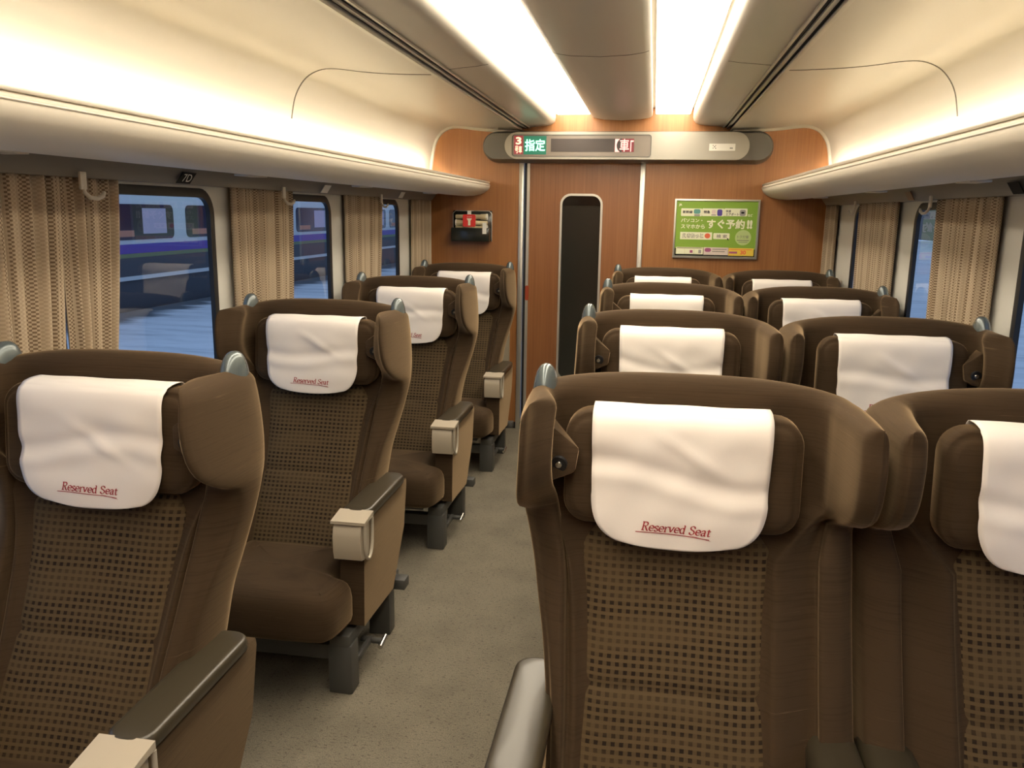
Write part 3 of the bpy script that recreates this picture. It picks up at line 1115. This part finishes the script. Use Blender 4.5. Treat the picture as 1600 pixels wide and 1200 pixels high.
def back_half(z, inner):
    """one half of the back's horizontal section, centre front to centre rear"""
    hw, xo, yr, yi, ywi, ywo, xi, xb = (interp(ZK, a, z) for a in (HWK, XOK, YRK, YIK, YWI, YWO, XIK, XBK))
    if inner:
        w = max(0.0, min(1.0, (z - 0.84) / 0.10))
        hw = 0.338
        xo = 0.334
        xi = 0.262 + 0.025 * w
        xb = 0.190 + 0.084 * w
        ywo = (yi + 0.004) * (1 - w) + (ywo + 0.012) * w
        ywi = (yi - 0.010) * (1 - w) + (ywo + 0.006) * w
    return [(0.0, yi + 0.010), (xb * 0.55, yi + 0.006), (xb - 0.022, yi - 0.006), (xb, min(yi - 0.022, yi * 0.6 + ywi * 0.4)),
            (xi, ywi + 0.020), (xi + 0.008, ywi - 0.004), ((xi + xo) / 2 + 0.004, (ywi + ywo) / 2 - 0.008), (xo - 0.012, ywo - 0.003), (xo - 0.001, ywo + 0.014),
            ((xo + hw) / 2 + 0.004, (ywo + yr) / 2), (hw - 0.002, yr - 0.028), (hw - 0.030, yr + 0.002), (hw * 0.55, yr + 0.014), (0.0, yr + 0.017)]


def back_ring(z, in_l, in_r):
    r = back_half(z, in_r)
    l = back_half(z, in_l)
    return r + [(-x, y) for x, y in reversed(l[1:-1])]


def top_lift(x):
    return 0.034 * (1 - min(1.0, (abs(x) / 0.32)) ** 3)


def make_backrest(parent, tl, tr):
    rings = []
    zs = [0.34 + (1.105 - 0.34) * k / 46 for k in range(47)]
    sub = 4

    def put(pts, z):
        out = []
        for p in pts:
            x = p[0]
            x2 = x
            zt = z + top_lift(x2) * max(0.0, min(1.0, (z - 0.93) / 0.17))
            out.append((x2, p[1], zt))
        return out
    for z in zs:
        rings.append(put([(p.x, p.y) for p in catmull(back_ring(z, tl > 0.32, tr > 0.32), sub)], z))
    base = [Vector((p.x, p.y)) for p in catmull(back_ring(1.105, tl > 0.32, tr > 0.32), sub)]
    n = len(base)
    h = 13 * sub

    def partner(i):
        return h - i if i <= h else h + (n - i)
    for a in (15, 30, 45, 60, 75, 90):
        k = 1 - cos(radians(a))
        q = []
        for i in range(n):
            p = base[i]
            m = (p + base[partner(i)]) / 2
            q.append(tuple(p + (m - p) * k * 0.985))
        rings.append(put(q, 1.105 + 0.034 * sin(radians(a))))
    V = [v for r in rings for v in r]
    F = []
    for k in range(len(rings) - 1):
        for i in range(n):
            j = (i + 1) % n
            F.append((k * n + i, k * n + j, (k + 1) * n + j, (k + 1) * n + i))
    F.append(tuple(reversed(range(n))))
    o = (len(rings) - 1) * n
    for i in range(0, h // 2):
        a, b, c2, d = i, i + 1, partner(i + 1), partner(i)
        if len({a, b, c2, d}) == 4:
            F.append((o + a, o + b, o + c2, o + d))
        a, b, c2, d = (-i) % n, (-(i + 1)) % n, partner((-(i + 1)) % n), partner((-i) % n)
        if len({a, b, c2, d}) == 4:
            F.append((o + a, o + b, o + c2, o + d))
    return mobj('backrest', V, F, plush, parent, 70)


def panel_y(x, z):
    yi = interp(ZK, YIK, z)
    return yi + 0.004 - 0.010 * (abs(x) / 0.17) ** 2


def make_back_panel(parent):
    nx, nz = 24, 60
    V, F, UV = [], [], []
    z0, z1 = 0.355, 0.885
    acc = 0.0
    prev = None
    for k in range(nz + 1):
        z = z0 + (z1 - z0) * k / nz
        hw = interp([0.355, 0.5, 0.62, 0.75, 0.84, 0.885], [0.186, 0.178, 0.166, 0.170, 0.180, 0.150], z)
        if prev is not None:
            acc += sqrt((z - prev[0]) ** 2 + (panel_y(0, z) - prev[1]) ** 2)
        prev = (z, panel_y(0, z))
        te = min(1.0, (z1 - z) / 0.03)
        crease = 0.006 * math.exp(-((z - 0.60) / 0.008) ** 2)
        for i in range(nx + 1):
            u = -1 + 2 * i / nx
            x = u * hw
            puff = 0.016 * (1 - abs(u) ** 6) * (te ** 0.5 if te > 0 else 0)
            y = panel_y(x, z) - puff + crease + 0.002
            V.append((x, y, z))
            UV.append((x, acc))
    n = nx + 1
    for k in range(nz):
        for i in range(nx):
            F.append((k * n + i, k * n + i + 1, (k + 1) * n + i + 1, (k + 1) * n + i))
    # closed underside so that the insert has a body
    m0 = len(V)
    for k in range(nz + 1):
        for i in range(n):
            v = V[k * n + i]
            V.append((v[0], panel_y(v[0], v[2]) + 0.012, v[2]))
            UV.append(UV[k * n + i])
    for k in range(nz):
        for i in (0, nx):
            F.append((k * n + i, (k + 1) * n + i, m0 + (k + 1) * n + i, m0 + k * n + i))
    for i in range(nx):
        for k in (0, nz):
            F.append((k * n + i, k * n + i + 1, m0 + k * n + i + 1, m0 + k * n + i))
    return mobj('backrest_panel', V, F, panel_m, parent, 60, UV)


HR_TILT = 0.10


def hr_map(u, v, w):
    # u across, v height, w depth towards the sitter
    return (u, -0.012 - w + (v - 1.0) * HR_TILT - 0.012 * (u / 0.22) ** 2, v)


def make_headrest(parent):
    poly = rrect(-0.222, 0.222, 0.893, 1.114, 0.050, 7)
    lev = [(0.0, 0.006), (0.015, 0.0), (0.048, 0.0), (0.055, 0.002), (0.059, 0.006), (0.0585, 0.010), (0.066, 0.016), (0.071, 0.024)]
    return pillow('headrest', poly, lev, hr_map, plush, parent, crown=0.006, smooth=70)


def make_cushion(parent):
    q = [(0.205, -0.24), (0.206, -0.36), (0.207, -0.44), (0.216, -0.478), (0.250, -0.492), (0.272, -0.505), (0.278, -0.530), (0.272, -0.59), (0.258, -0.645), (0.225, -0.670), (0.12, -0.676)]
    half = [(p.x, p.y) for p in catmull(q, 3, closed=False)]
    poly = half + [(0.0, -0.677)] + [(-x, y) for x, y in reversed(half)]
    poly = list(reversed(poly))
    # make it counter-clockwise
    area = sum(poly[i][0] * poly[(i + 1) % len(poly)][1] - poly[(i + 1) % len(poly)][0] * poly[i][1] for i in range(len(poly)))
    if area < 0:
        poly.reverse()
    lev = [(0.235, 0.020), (0.245, 0.004), (0.26, 0.0), (0.32, 0.0), (0.345, 0.004), (0.362, 0.012), (0.374, 0.024), (0.381, 0.040)]

    def mp(u, v, w):
        zz = w + (0.012 * (-(v + 0.45)) if w > 0.3 else 0.0)
        return (u, v, zz)
    return pillow('seat_cushion', poly, lev, mp, plush, parent, crown=0.012, smooth=70, cen=(0, -0.46))


def make_armrest(parent, s, cap=True):
    poly = [(-0.455, 0.548), (-0.474, 0.42), (-0.485, 0.212), (-0.19, 0.200), (-0.055, 0.380), (-0.02, 0.53), (-0.024, 0.548)]
    a = prism('armrest', poly, s * 0.226, s * 0.304, 'x', plush, parent, 0.012, 3)
    # pad: rounded bar
    def pad_map(u, v, w):
        return (s * (0.265 + u), v, w + 0.010 * max(0, (v + 0.36)) * 0.3)
    pp_ = rrect(-0.047, 0.047, -0.452 if not cap else -0.444, -0.045, 0.04, 6)
    if s < 0:
        pp_ = pp_
    pillow('armrest_pad', pp_, [(0.545, 0.004), (0.549, 0.0), (0.564, 0.0), (0.570, 0.0022), (0.5735, 0.006), (0.5745, 0.011)], pad_map, pad_m, a, crown=0.0012, smooth=50)
    if cap:
        prof = [(-0.438, 0.558), (-0.438, 0.440), (-0.488, 0.434), (-0.510, 0.440), (-0.517, 0.465), (-0.518, 0.515), (-0.512, 0.540), (-0.496, 0.558)]
        prism('armrest_cap', prof, s * 0.221, s * 0.309, 'x', beige_m, a, 0.006, 3)
        lid = [(-0.432, 0.558), (-0.515, 0.554), (-0.515, 0.563), (-0.432, 0.574)]
        prism('table_lid', lid, s * 0.214, s * 0.322, 'x', beige_m, a, 0.002, 2)
        pts = []
        for k in range(11):
            t = pi * k / 10
            pts.append((s * 0.3165, -0.466 + 0.034 * cos(t), 0.500 - 0.068 * sin(t) ** 0.8))
        pts = [(s * 0.3165, -0.432, 0.554)] + pts + [(s * 0.3165, -0.500, 0.554)]
        tube('pull_ring', pts, 0.0055, ring_m, a, 8)
    return a


def make_inner_armrest(parent, s):
    """the half of the centre armrest that belongs to this seat of a pair"""
    xs = sorted((s * 0.255, s * 0.335))
    a = prism('armrest', [(-0.44, 0.50), (-0.44, 0.30), (-0.14, 0.30), (-0.14, 0.50)], xs[0], xs[1], 'x', plush, parent, 0.01, 2)
    xs = sorted((s * 0.246, s * 0.3402))
    pillow('armrest_pad', rrect(xs[0], xs[1], -0.46, -0.118, 0.038, 6), [(0.495, 0.004), (0.502, 0.0), (0.528, 0.0), (0.540, 0.004), (0.547, 0.012), (0.550, 0.022)], lambda u, v, w: (u, v, w), pad_m, a, crown=0.003, smooth=50)
    return a


def make_base(parent, s):
    """legs, beam and foot pedal on the side s"""
    for (ya, yb, h) in ((-0.535, -0.470, 0.165), (-0.155, -0.095, 0.165)):
        bm = bmesh.new()
        add_box(bm, min(s * 0.200, s * 0.278), max(s * 0.200, s * 0.278), ya, yb, 0.0, h, 0.006)
        bobj('leg', bm, base_m, parent, 40)


def make_frame(parent, sides):
    bm = bmesh.new()
    for s in sides:
        add_box(bm, min(s * 0.205, s * 0.272), max(s * 0.205, s * 0.272), -0.535, -0.02, 0.155, 0.198, 0.006)
    add_box(bm, -0.24, 0.24, -0.520, -0.475, 0.105, 0.155, 0.004)
    add_box(bm, -0.24, 0.24, -0.150, -0.105, 0.105, 0.155, 0.004)
    add_box(bm, -0.19, 0.19, -0.56, -0.06, 0.19, 0.237, 0.004)
    return bobj('base_frame', bm, base_m, parent, 40)


def make_pedal(parent, s):
    bm = bmesh.new()
    add_tube(bm, [(s * 0.24, -0.34, 0.085), (s * 0.312, -0.345, 0.085)], 0.010, 10)
    add_box(bm, min(s * 0.262, s * 0.276), max(s * 0.262, s * 0.276), -0.47, -0.33, 0.075, 0.095, 0.003)
    p = bobj('foot_pedal', bm, base_m, parent, 40)
    tube('pedal_tip', [(s * 0.315, -0.375, 0.080), (s * 0.316, -0.32, 0.092)], 0.0085, chrome, p, 10)
    box('recline_stop', s * 0.275, s * 0.322, -0.115, -0.060, 0.158, 0.196, base_m, parent, 0.004)


def make_knob(parent, s):
    V, F = [], []
    nu, nv = 20, 10
    for k in range(nv + 1):
        t = pi / 2 * k / nv
        for i in range(nu):
            a = 2 * pi * i / nu
            c, sn = cos(t), sin(t)
            V.append((s * 0.272 + 0.026 * cos(a) * c ** 0.8, 0.006 + 0.046 * sin(a) * c ** 0.8, 1.122 + 0.066 * sn))
    for k in range(nv):
        for i in range(nu):
            j = (i + 1) % nu
            F.append((k * nu + i, k * nu + j, (k + 1) * nu + j, (k + 1) * nu + i))
    F.append(tuple(reversed(range(nu))))
    return mobj('grab_handle', V, F, knob_m, parent, 50)


def make_lamp(parent, s):
    """the upholstered reading lamp pod inside the wing"""
    P = [(0.252, -0.030, 1.092), (0.246, -0.105, 1.090), (0.246, -0.130, 0.985), (0.254, -0.035, 0.972),
         (0.190, -0.112, 1.050), (0.196, -0.122, 1.005), (0.208, -0.050, 1.040), (0.214, -0.058, 0.990)]
    F = [(0, 1, 4, 6), (1, 2, 5, 4), (2, 3, 7, 5), (3, 0, 6, 7), (4, 5, 7, 6), (0, 3, 2, 1)]
    bm = bmesh.new()
    vs = [bm.verts.new((s * p[0], p[1], p[2])) for p in P]
    for f in F:
        bm.faces.new([vs[i] for i in f])
    bmesh.ops.bevel(bm, geom=list(bm.edges), offset=0.007, segments=2, profile=0.5, affect='EDGES')
    pod = bobj('reading_lamp', bm, plush, parent, 40)
    c = Vector((s * 0.228, -0.1215, 1.020))
    n = Vector((s * 0.12, -0.97, -0.22)).normalized()
    tube('lamp_socket', [c - n * 0.004, c + n * 0.004], 0.0155, black_rubber, pod, 16)
    tube('lamp_lens', [c + n * 0.003, c + n * 0.0065], [0.0075, 0.006], chrome, pod, 12)
    return pod


def make_seat(kind):
    root = thing('train_seat', 'seat', 'seat')
    out = -1 if kind == 'aisle' else 1
    tl = {'single': 0.309, 'aisle': 0.309, 'window': 0.338}[kind]
    tr = {'single': 0.309, 'aisle': 0.338, 'window': 0.309}[kind]
    make_backrest(root, tl, tr)
    make_back_panel(root)
    make_headrest(root)
    make_cushion(root)
    for s in ((-1, 1) if kind == 'single' else (out,)):
        make_knob(root, s)
    make_lamp(root, out)
    if kind == 'single':
        make_armrest(root, 1, True)
        make_armrest(root, -1, False)
    elif kind == 'aisle':
        make_armrest(root, -1, True)
        make_inner_armrest(root, 1)
    else:
        make_armrest(root, 1, False)
        make_inner_armrest(root, -1)
    sides = (-1, 1) if kind == 'single' else (out,)
    for s in (-1, 1):
        make_base(root, s)
    make_frame(root, (-1, 1))
    if kind != 'window':
        make_pedal(root, out)
    return root


# ---- white head cloths with the red lettering
GLY = {
    'R': (0.60, [[(.12, 0), (.12, .7)], [(.02, 0), (.24, 0)], [(.02, .7), (.12, .7)], [(.12, .7), (.34, .7), (.44, .63), (.45, .5), (.36, .39), (.12, .36)], [(.27, .37), (.47, .02), (.58, 0)]]),
    'e': (0.44, [[(.05, .24), (.38, .24), (.36, .38), (.22, .46), (.09, .39), (.04, .22), (.09, .06), (.22, 0), (.38, .09)]]),
    's': (0.37, [[(.31, .36), (.24, .45), (.13, .45), (.06, .36), (.12, .27), (.24, .2), (.31, .1), (.23, 0), (.11, 0), (.03, .09)]]),
    'r': (0.37, [[(.1, 0), (.1, .44)], [(.02, 0), (.2, 0)], [(.02, .44), (.1, .44)], [(.1, .28), (.18, .42), (.28, .46), (.35, .42)]]),
    'v': (0.45, [[(.04, .45), (.19, .01)], [(.19, .01), (.38, .45)], [(-.02, .45), (.12, .45)], [(.3, .45), (.45, .45)]]),
    'd': (0.50, [[(.36, .7), (.36, .03), (.45, 0)], [(.27, .7), (.36, .7)], [(.36, .34), (.26, .45), (.13, .42), (.05, .3), (.05, .15), (.13, .02), (.25, 0), (.36, .12)]]),
    'S': (0.52, [[(.42, .52), (.40, .64), (.27, .71), (.13, .67), (.08, .54), (.16, .42), (.32, .34), (.42, .22), (.38, .07), (.24, -.01), (.1, .03), (.05, .17)]]),
    'a': (0.45, [[(.06, .36), (.13, .45), (.25, .45), (.31, .36), (.31, .05), (.41, 0)], [(.31, .27), (.16, .24), (.05, .14), (.1, .01), (.21, .01), (.31, .12)]]),
    't': (0.34, [[(.14, .6), (.14, .09), (.21, 0), (.32, .05)], [(.02, .45), (.30, .45)]]),
    ' ': (0.26, []),
}


def ribbon(pts, out_v, out_f, w0):
    P = catmull([tuple(p) for p in pts], 5, closed=False) if len(pts) > 2 else [Vector(p) for p in pts]
    k0 = len(out_v)
    n = len(P)
    for i, p in enumerate(P):
        d = (P[min(i + 1, n - 1)] - P[max(i - 1, 0)])
        if d.length < 1e-9:
            d = Vector((1, 0))
        d.normalize()
        ang = math.atan2(d.y, d.x)
        w = w0 * (0.42 + 0.58 * abs(sin(ang - radians(25))))
        nn = Vector((-d.y, d.x)) * w
        out_v.append(p + nn)
        out_v.append(p - nn)
    for i in range(n - 1):
        out_f.append((k0 + 2 * i, k0 + 2 * i + 1, k0 + 2 * i + 3, k0 + 2 * i + 2))


def reserved_text():
    V, F = [], []
    x = 0.0
    for ch in 'Reserved Seat':
        adv, strokes = GLY[ch]
        for st in strokes:
            ribbon([(x + p[0], p[1]) for p in st], V, F, 0.060)
        x += adv
    total = x
    V = [Vector(((v.x + 0.20 * v.y - total / 2), v.y)) for v in V]
    # underline with a thin tail
    ribbon([(-total / 2 - 0.45, -0.20), (-total / 4, -0.15), (0.2, -0.19), (total / 4, -0.22), (total / 2 - 0.05, -0.30)], V, F, 0.052)
    ribbon([(total / 4 - 0.2, -0.10), (total / 2 + 0.05, -0.40)], V, F, 0.018)
    k = 0.128 / total
    return [(v.x * k, v.y * k) for v in V], F


TXT_V, TXT_F = reserved_text()
# the cloth's run over the headrest: (y, z)
RUN = [(0.003, 1.060), (0.001, 1.095), (-0.012, 1.118), (-0.040, 1.1225), (-0.070, 1.119), (-0.091, 1.104), (-0.1005, 1.075), (-0.1025, 1.03), (-0.1035, 0.99), (-0.108, 0.95), (-0.112, 0.920), (-0.113, 0.893), (-0.112, 0.869)]


def make_cloth_obj(seed, loc, label, group):
    rnd = random.Random(seed)
    run = catmull(RUN, 5, closed=False)
    nx = 30
    V, F = [], []
    ph = [rnd.uniform(0, 6.28) for _ in range(6)]
    kx, ks = rnd.uniform(0.8, 1.2), rnd.uniform(-0.03, 0.03)
    cxs = rnd.uniform(-0.004, 0.004)

    def wrinkle(x, z):
        a = 0.0
        if z < 1.11:
            e = min(1.0, (1.11 - z) / 0.05)
            fold = z - (1.005 + 0.018 * sin(x * 13 * kx + ph[0]) + ks * x * 2)
            a += 0.0050 * math.exp(-(fold / 0.016) ** 2)
            a -= 0.0045 * math.exp(-((fold + 0.032) / 0.017) ** 2)
            a += 0.0016 * sin(x * 38 * kx + z * 21 + ph[1]) * math.exp(-((z - 1.03) / 0.04) ** 2)
            a += 0.0012 * sin(x * 55 - z * 40 + ph[2])
            a += 0.0008 * sin(z * 70 + x * 19 + ph[3])
            # a slanting crease
            cr = (x * 0.6 + (z - 1.035) + 0.02 * sin(ph[4]))
            a -= 0.0055 * math.exp(-(cr / 0.012) ** 2) * math.exp(-((x - 0.02) / 0.06) ** 2)
            a = a * e - 0.002
        else:
            a += 0.0016 * sin(x * 45 + ph[5])
        return a
    rows = []
    zb = RUN[-1][1]
    for k, p in enumerate(run):
        y, z = p.x, p.y
        front = k > len(run) * 0.36
        hw = 0.162 + (0.004 * (z - 0.95) / 0.15 if front else 0.004)
        if front and z < 0.965:
            t = min(1.0, (0.965 - z) / (0.965 - zb))
            hw = 0.163 - 0.070 * (1 - sqrt(max(0.0, 1 - t ** 2.4)))
        rows.append((y, z, hw, front))
    for (y, z, hw, front) in rows:
        for i in range(nx + 1):
            u = -1 + 2 * i / nx
            x = u * hw + cxs
            zz = z
            if front and z < 0.93:
                zz -= 0.010 * (1 - u * u) * (0.93 - z) / 0.072
            edge = 0.004 * max(0, abs(u) - 0.8) / 0.2
            lift = wrinkle(x, z)
            if front or z > 1.12:
                V.append((x, y + lift + edge * 0.4, zz - (0.0 if front else lift * 0.6)))
            else:
                V.append((x, y, zz))
    n = nx + 1
    for k in range(len(rows) - 1):
        for i in range(nx):
            F.append((k * n + i, k * n + i + 1, (k + 1) * n + i + 1, (k + 1) * n + i))
    o = mobj('headrest_cloth', V, F, cloth_m, None, 70)
    sm = o.modifiers.new('thickness', 'SOLIDIFY')
    sm.thickness = 0.0012
    sm.offset = 0.0
    o.location = loc
    tag(o, label, 'headrest cloth', group)
    fr = sorted([(z, y) for (y, z, hw, f) in rows if f])

    def ysurf(x, z):
        zz = z
        for a, b in zip(fr, fr[1:]):
            if a[0] <= zz <= b[0]:
                t = (zz - a[0]) / (b[0] - a[0])
                return a[1] + (b[1] - a[1]) * t + wrinkle(x, zz)
        return fr[0][1] + wrinkle(x, zz)
    tv = []
    for (x, h) in TXT_V:
        X, Z = x - 0.002 + cxs, 0.897 + h - x * 0.03
        Z0 = Z + 0.006
        tv.append((X, ysurf(X, Z0) - 0.0022, Z))
    lt = mobj('lettering', tv, TXT_F, thread_red, o)
    lt['label'] = 'dark red script lettering'
    return o


PITCH = 1.16
YL0, YR0 = 1.600, 1.618
XL, XA, XWN = -0.924, 0.284, 0.966
ORD = ['nearest', 'second', 'third', 'farthest']
protos = {}
seed = 11
for i in range(4):
    for kind, x, y0 in (('single', XL, YL0), ('aisle', XA, YR0), ('window', XWN, YR0)):
        loc = (x, y0 + PITCH * i, 0)
        rank = ['nearest the viewer', 'second from the viewer', 'third from the viewer', 'last before the wood wall'][i]
        side = {'single': 'brown single seat by the left windows', 'aisle': 'brown seat on the aisle side of a right hand pair', 'window': 'brown seat on the window side of a right hand pair'}[kind]
        grp = {'single': 'single seats along the left windows', 'aisle': 'aisle seats of the right hand pairs', 'window': 'window seats of the right hand pairs'}[kind]
        lab = side + ', ' + rank
        if kind not in protos:
            protos[kind] = make_seat(kind)
            protos[kind].location = loc
            protos[kind]['label'] = lab
            protos[kind]['group'] = grp
        else:
            dup(protos[kind], loc, lab, grp)
        seed += 3
        cl = {'single': 'white headrest cloth on the left single seat', 'aisle': 'white headrest cloth on the right pair aisle seat', 'window': 'white headrest cloth on the right pair window seat'}[kind]
        make_cloth_obj(seed, loc, cl + ', ' + rank, 'white headrest cloths')

# ------------------------------------------------------------------ curtains, hooks, number plates


def curtain(s, ya, yb, label, z0=0.66, z1=1.556, taper=0.10, sd=1, near_first=True):
    rnd = random.Random(sd)
    nx, nz = 90, 26
    V, F, UV = [], [], []
    folds = max(4, int((yb - ya) / 0.045))
    phs = [rnd.uniform(-0.6, 0.6) for _ in range(folds + 2)]
    for k in range(nz + 1):
        t = k / nz
        z = z1 + (z0 - z1) * t
        tp = taper * min(1.0, t * 1.15) ** 1.3
        a, b = ya, yb - tp * (yb - ya)
        for i in range(nx + 1):
            u = i / nx
            y = a + (b - a) * u
            f = u * folds
            j = int(f)
            ph = phs[j] * (1 - (f - j)) + phs[j + 1] * (f - j)
            amp = 0.013 + 0.005 * t
            d = amp * sin(2 * pi * f + ph * 1.5) + 0.004 * sin(2 * pi * f * 2.3 + ph * 3 + t)
            x = s * (HW - 0.028 + d * 0.9)
            x = s * min(abs(x), HW - 0.0075)
            V.append((x, y, z))
            UV.append((u * (yb - ya) * 1.5, z))
    n = nx + 1
    for k in range(nz):
        for i in range(nx):
            F.append((k * n + i, k * n + i + 1, (k + 1) * n + i + 1, (k + 1) * n + i))
    o = mobj('curtain', V, F, curtain_m, None, 80, UV)
    sm = o.modifiers.new('thickness', 'SOLIDIFY')
    sm.thickness = 0.0015
    sm.offset = 0.0
    tag(o, label, 'curtain', 'tan window curtains')
    return o


curtain(-1, 1.64, 1.928, 'tan woven curtain cut by the left edge of the photo', sd=3, taper=0.26)
curtain(-1, 1.935, 2.18, 'tan woven curtain beside the large left window, right of its twin', sd=5, taper=0.52)
curtain(-1, 2.825, 3.325, 'tan woven curtain between the first and second left windows in view', sd=8, taper=0.14)
curtain(-1, 3.96, 4.51, 'tan woven curtain behind the third left seat, between two windows', sd=9, taper=0.18)
curtain(-1, 5.12, 5.50, 'narrow tan curtain in the left corner at the wood wall', sd=10, taper=0.03)
curtain(1, 1.78, 2.30, 'tan woven curtain on the nearest right window pillar', sd=21, taper=0.1)
curtain(1, 2.88, 3.455, 'tan woven curtain beside the nearest right window in view', sd=12, taper=0.10)
curtain(1, 4.02, 4.68, 'tan woven curtain on the second right window, before the corner', sd=13, taper=0.14)
curtain(1, 5.28, 5.545, 'narrow tan curtain in the right corner at the wood wall', sd=14, taper=0.04)


def hook(s, y, label):
    x = s * (HW - 0.066)
    o = thing('coat_hook', label, 'coat hook', (x, y, 1.525), 'white coat hooks')
    box('hook_plate', -0.004, 0.004, -0.012, 0.012, 0.0, 0.045, trim_white, o, 0.002)
    d = 1
    tube('hook_arm', [(0, 0, 0.012), (-s * 0.004, 0.0, -0.008), (-s * 0.010, 0.012 * d, -0.020), (-s * 0.014, 0.035 * d, -0.022), (-s * 0.016, 0.055 * d, -0.014), (-s * 0.016, 0.062 * d, -0.004)], [0.004, 0.005, 0.006, 0.006, 0.006, 0.004], trim_white, o, 8)
    return o


hook(-1, 1.98, 'white coat hook on the largest left curtain')
hook(-1, 3.18, 'white coat hook over the second left curtain')
hook(-1, 4.40, 'small white coat hook on the third left curtain')
hook(1, 3.44, 'white coat hook over the nearest right curtain')
hook(1, 4.66, 'small white coat hook on the far right curtain')


def seat_plate(s, y, txt, label, m=p_black):
    o = thing('seat_number_plate', label, 'number plate', (s * 1.238, y, 1.574), 'seat number plates under the racks')
    sh = 0.012
    P = [(-0.038 - sh, -0.017), (0.038 - sh, -0.017), (0.038 + sh, 0.017), (-0.038 + sh, 0.017)]
    V = [(-s * 0.0, p[0], p[1]) for p in P] + [(-s * 0.003, p[0], p[1]) for p in P]
    rot = 0.0
    pl_ = mobj('plate', [(v[0] - s * 0.012 * (v[2] / 0.034), v[1], v[2]) for v in V], [(0, 1, 2, 3), (4, 5, 6, 7), (0, 1, 5, 4), (1, 2, 6, 5), (2, 3, 7, 6), (3, 0, 4, 7)], m, o)
    if txt:
        t = text_mesh('lettering', txt, white_label, pl_, (-s * 0.0045, -0.024, -0.0115), height=0.023, width=0.050, rot=(pi / 2, 0, pi / 2), shear=0.25)
        for v in t.data.vertices:
            v.co.z += -s * (0.012 / 0.034) * (v.co.y - 0.0115)
    return o


seat_plate(-1, 2.46, '7D', 'black slanted seat number plate 7D above the large left window')
seat_plate(-1, 3.60, '', 'seat number plate painted pale with reflected light above the second left window', white_label)  # a black plate like 7D; its glare is painted as a pale colour
seat_plate(-1, 4.75, '', 'seat number plate painted pale with reflected light above the third left window', white_label)  # reflected light is put into this plate's pale colour too
seat_plate(1, 2.66, '', 'black seat number plate cut by the right edge of the photo')
plate_brown = mat('plate_red_brown', (0.16, 0.07, 0.045, 1), 0.35)
seat_plate(1, 3.69, '', 'dim reddish number plate above the nearest right window', plate_brown)

# ------------------------------------------------------------------ outside the windows
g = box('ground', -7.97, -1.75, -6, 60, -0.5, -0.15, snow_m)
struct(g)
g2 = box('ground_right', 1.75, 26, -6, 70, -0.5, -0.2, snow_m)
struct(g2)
tr_ = box('trackbed', -30, -7.98, -6, 70, -1.4, -1.2, asphalt)
struct(tr_)
# tactile strip of the platform
tc_ = struct(box('trim_platform', -3.35, -3.05, -6, 60, -0.15, -0.143, mat('tactile_strip', (0.40, 0.46, 0.52, 1), 0.8)))
nt = thing('passenger_train', 'silver train with a purple stripe standing at the next platform', 'train', (-8.0, 12, 0))
box('train_body', -2.8, 0.0, -16, 30, 0.37, 3.1, train_white, nt, 0.05)
box('train_skirt', -2.7, -0.02, -16, 30, -1.1, 0.35, train_dark, nt)
box('purple_stripe', -0.01, 0.012, -16, 30, 0.755, 0.90, train_purple, nt)
box('lime_stripe', -0.01, 0.010, -16, 30, 0.69, 0.753, train_lime, nt)
box('lower_panel', -0.01, 0.008, -16, 30, 0.40, 0.688, train_dark, nt)
box('step_rail', -0.02, 0.03, -16, 30, 0.335, 0.398, train_white, nt)
for k in range(18):
    y0 = -14.6 + k * 2.35
    f = prism('window', rrect(y0, y0 + 1.95, 0.97, 1.53, 0.10, 5), -0.01, 0.012, 'x', train_win, nt, 0)
    box('pane', 0.010, 0.016, y0 + 1.05, y0 + 1.72, 1.06, 1.47, train_lit, f)
    box('pane', 0.010, 0.015, y0 + 0.18, y0 + 0.80, 1.02, 1.12, train_warm, f)
bd = thing('station_building', 'dark station building beyond the snow outside the right windows', 'building', (22, 30, -0.2))
box('wall', 0, 5, -35, 60, 0, 7.0, facade_m, bd)
box('roof', -0.6, 5.3, -35.5, 60.5, 7.0, 7.25, train_white, bd)
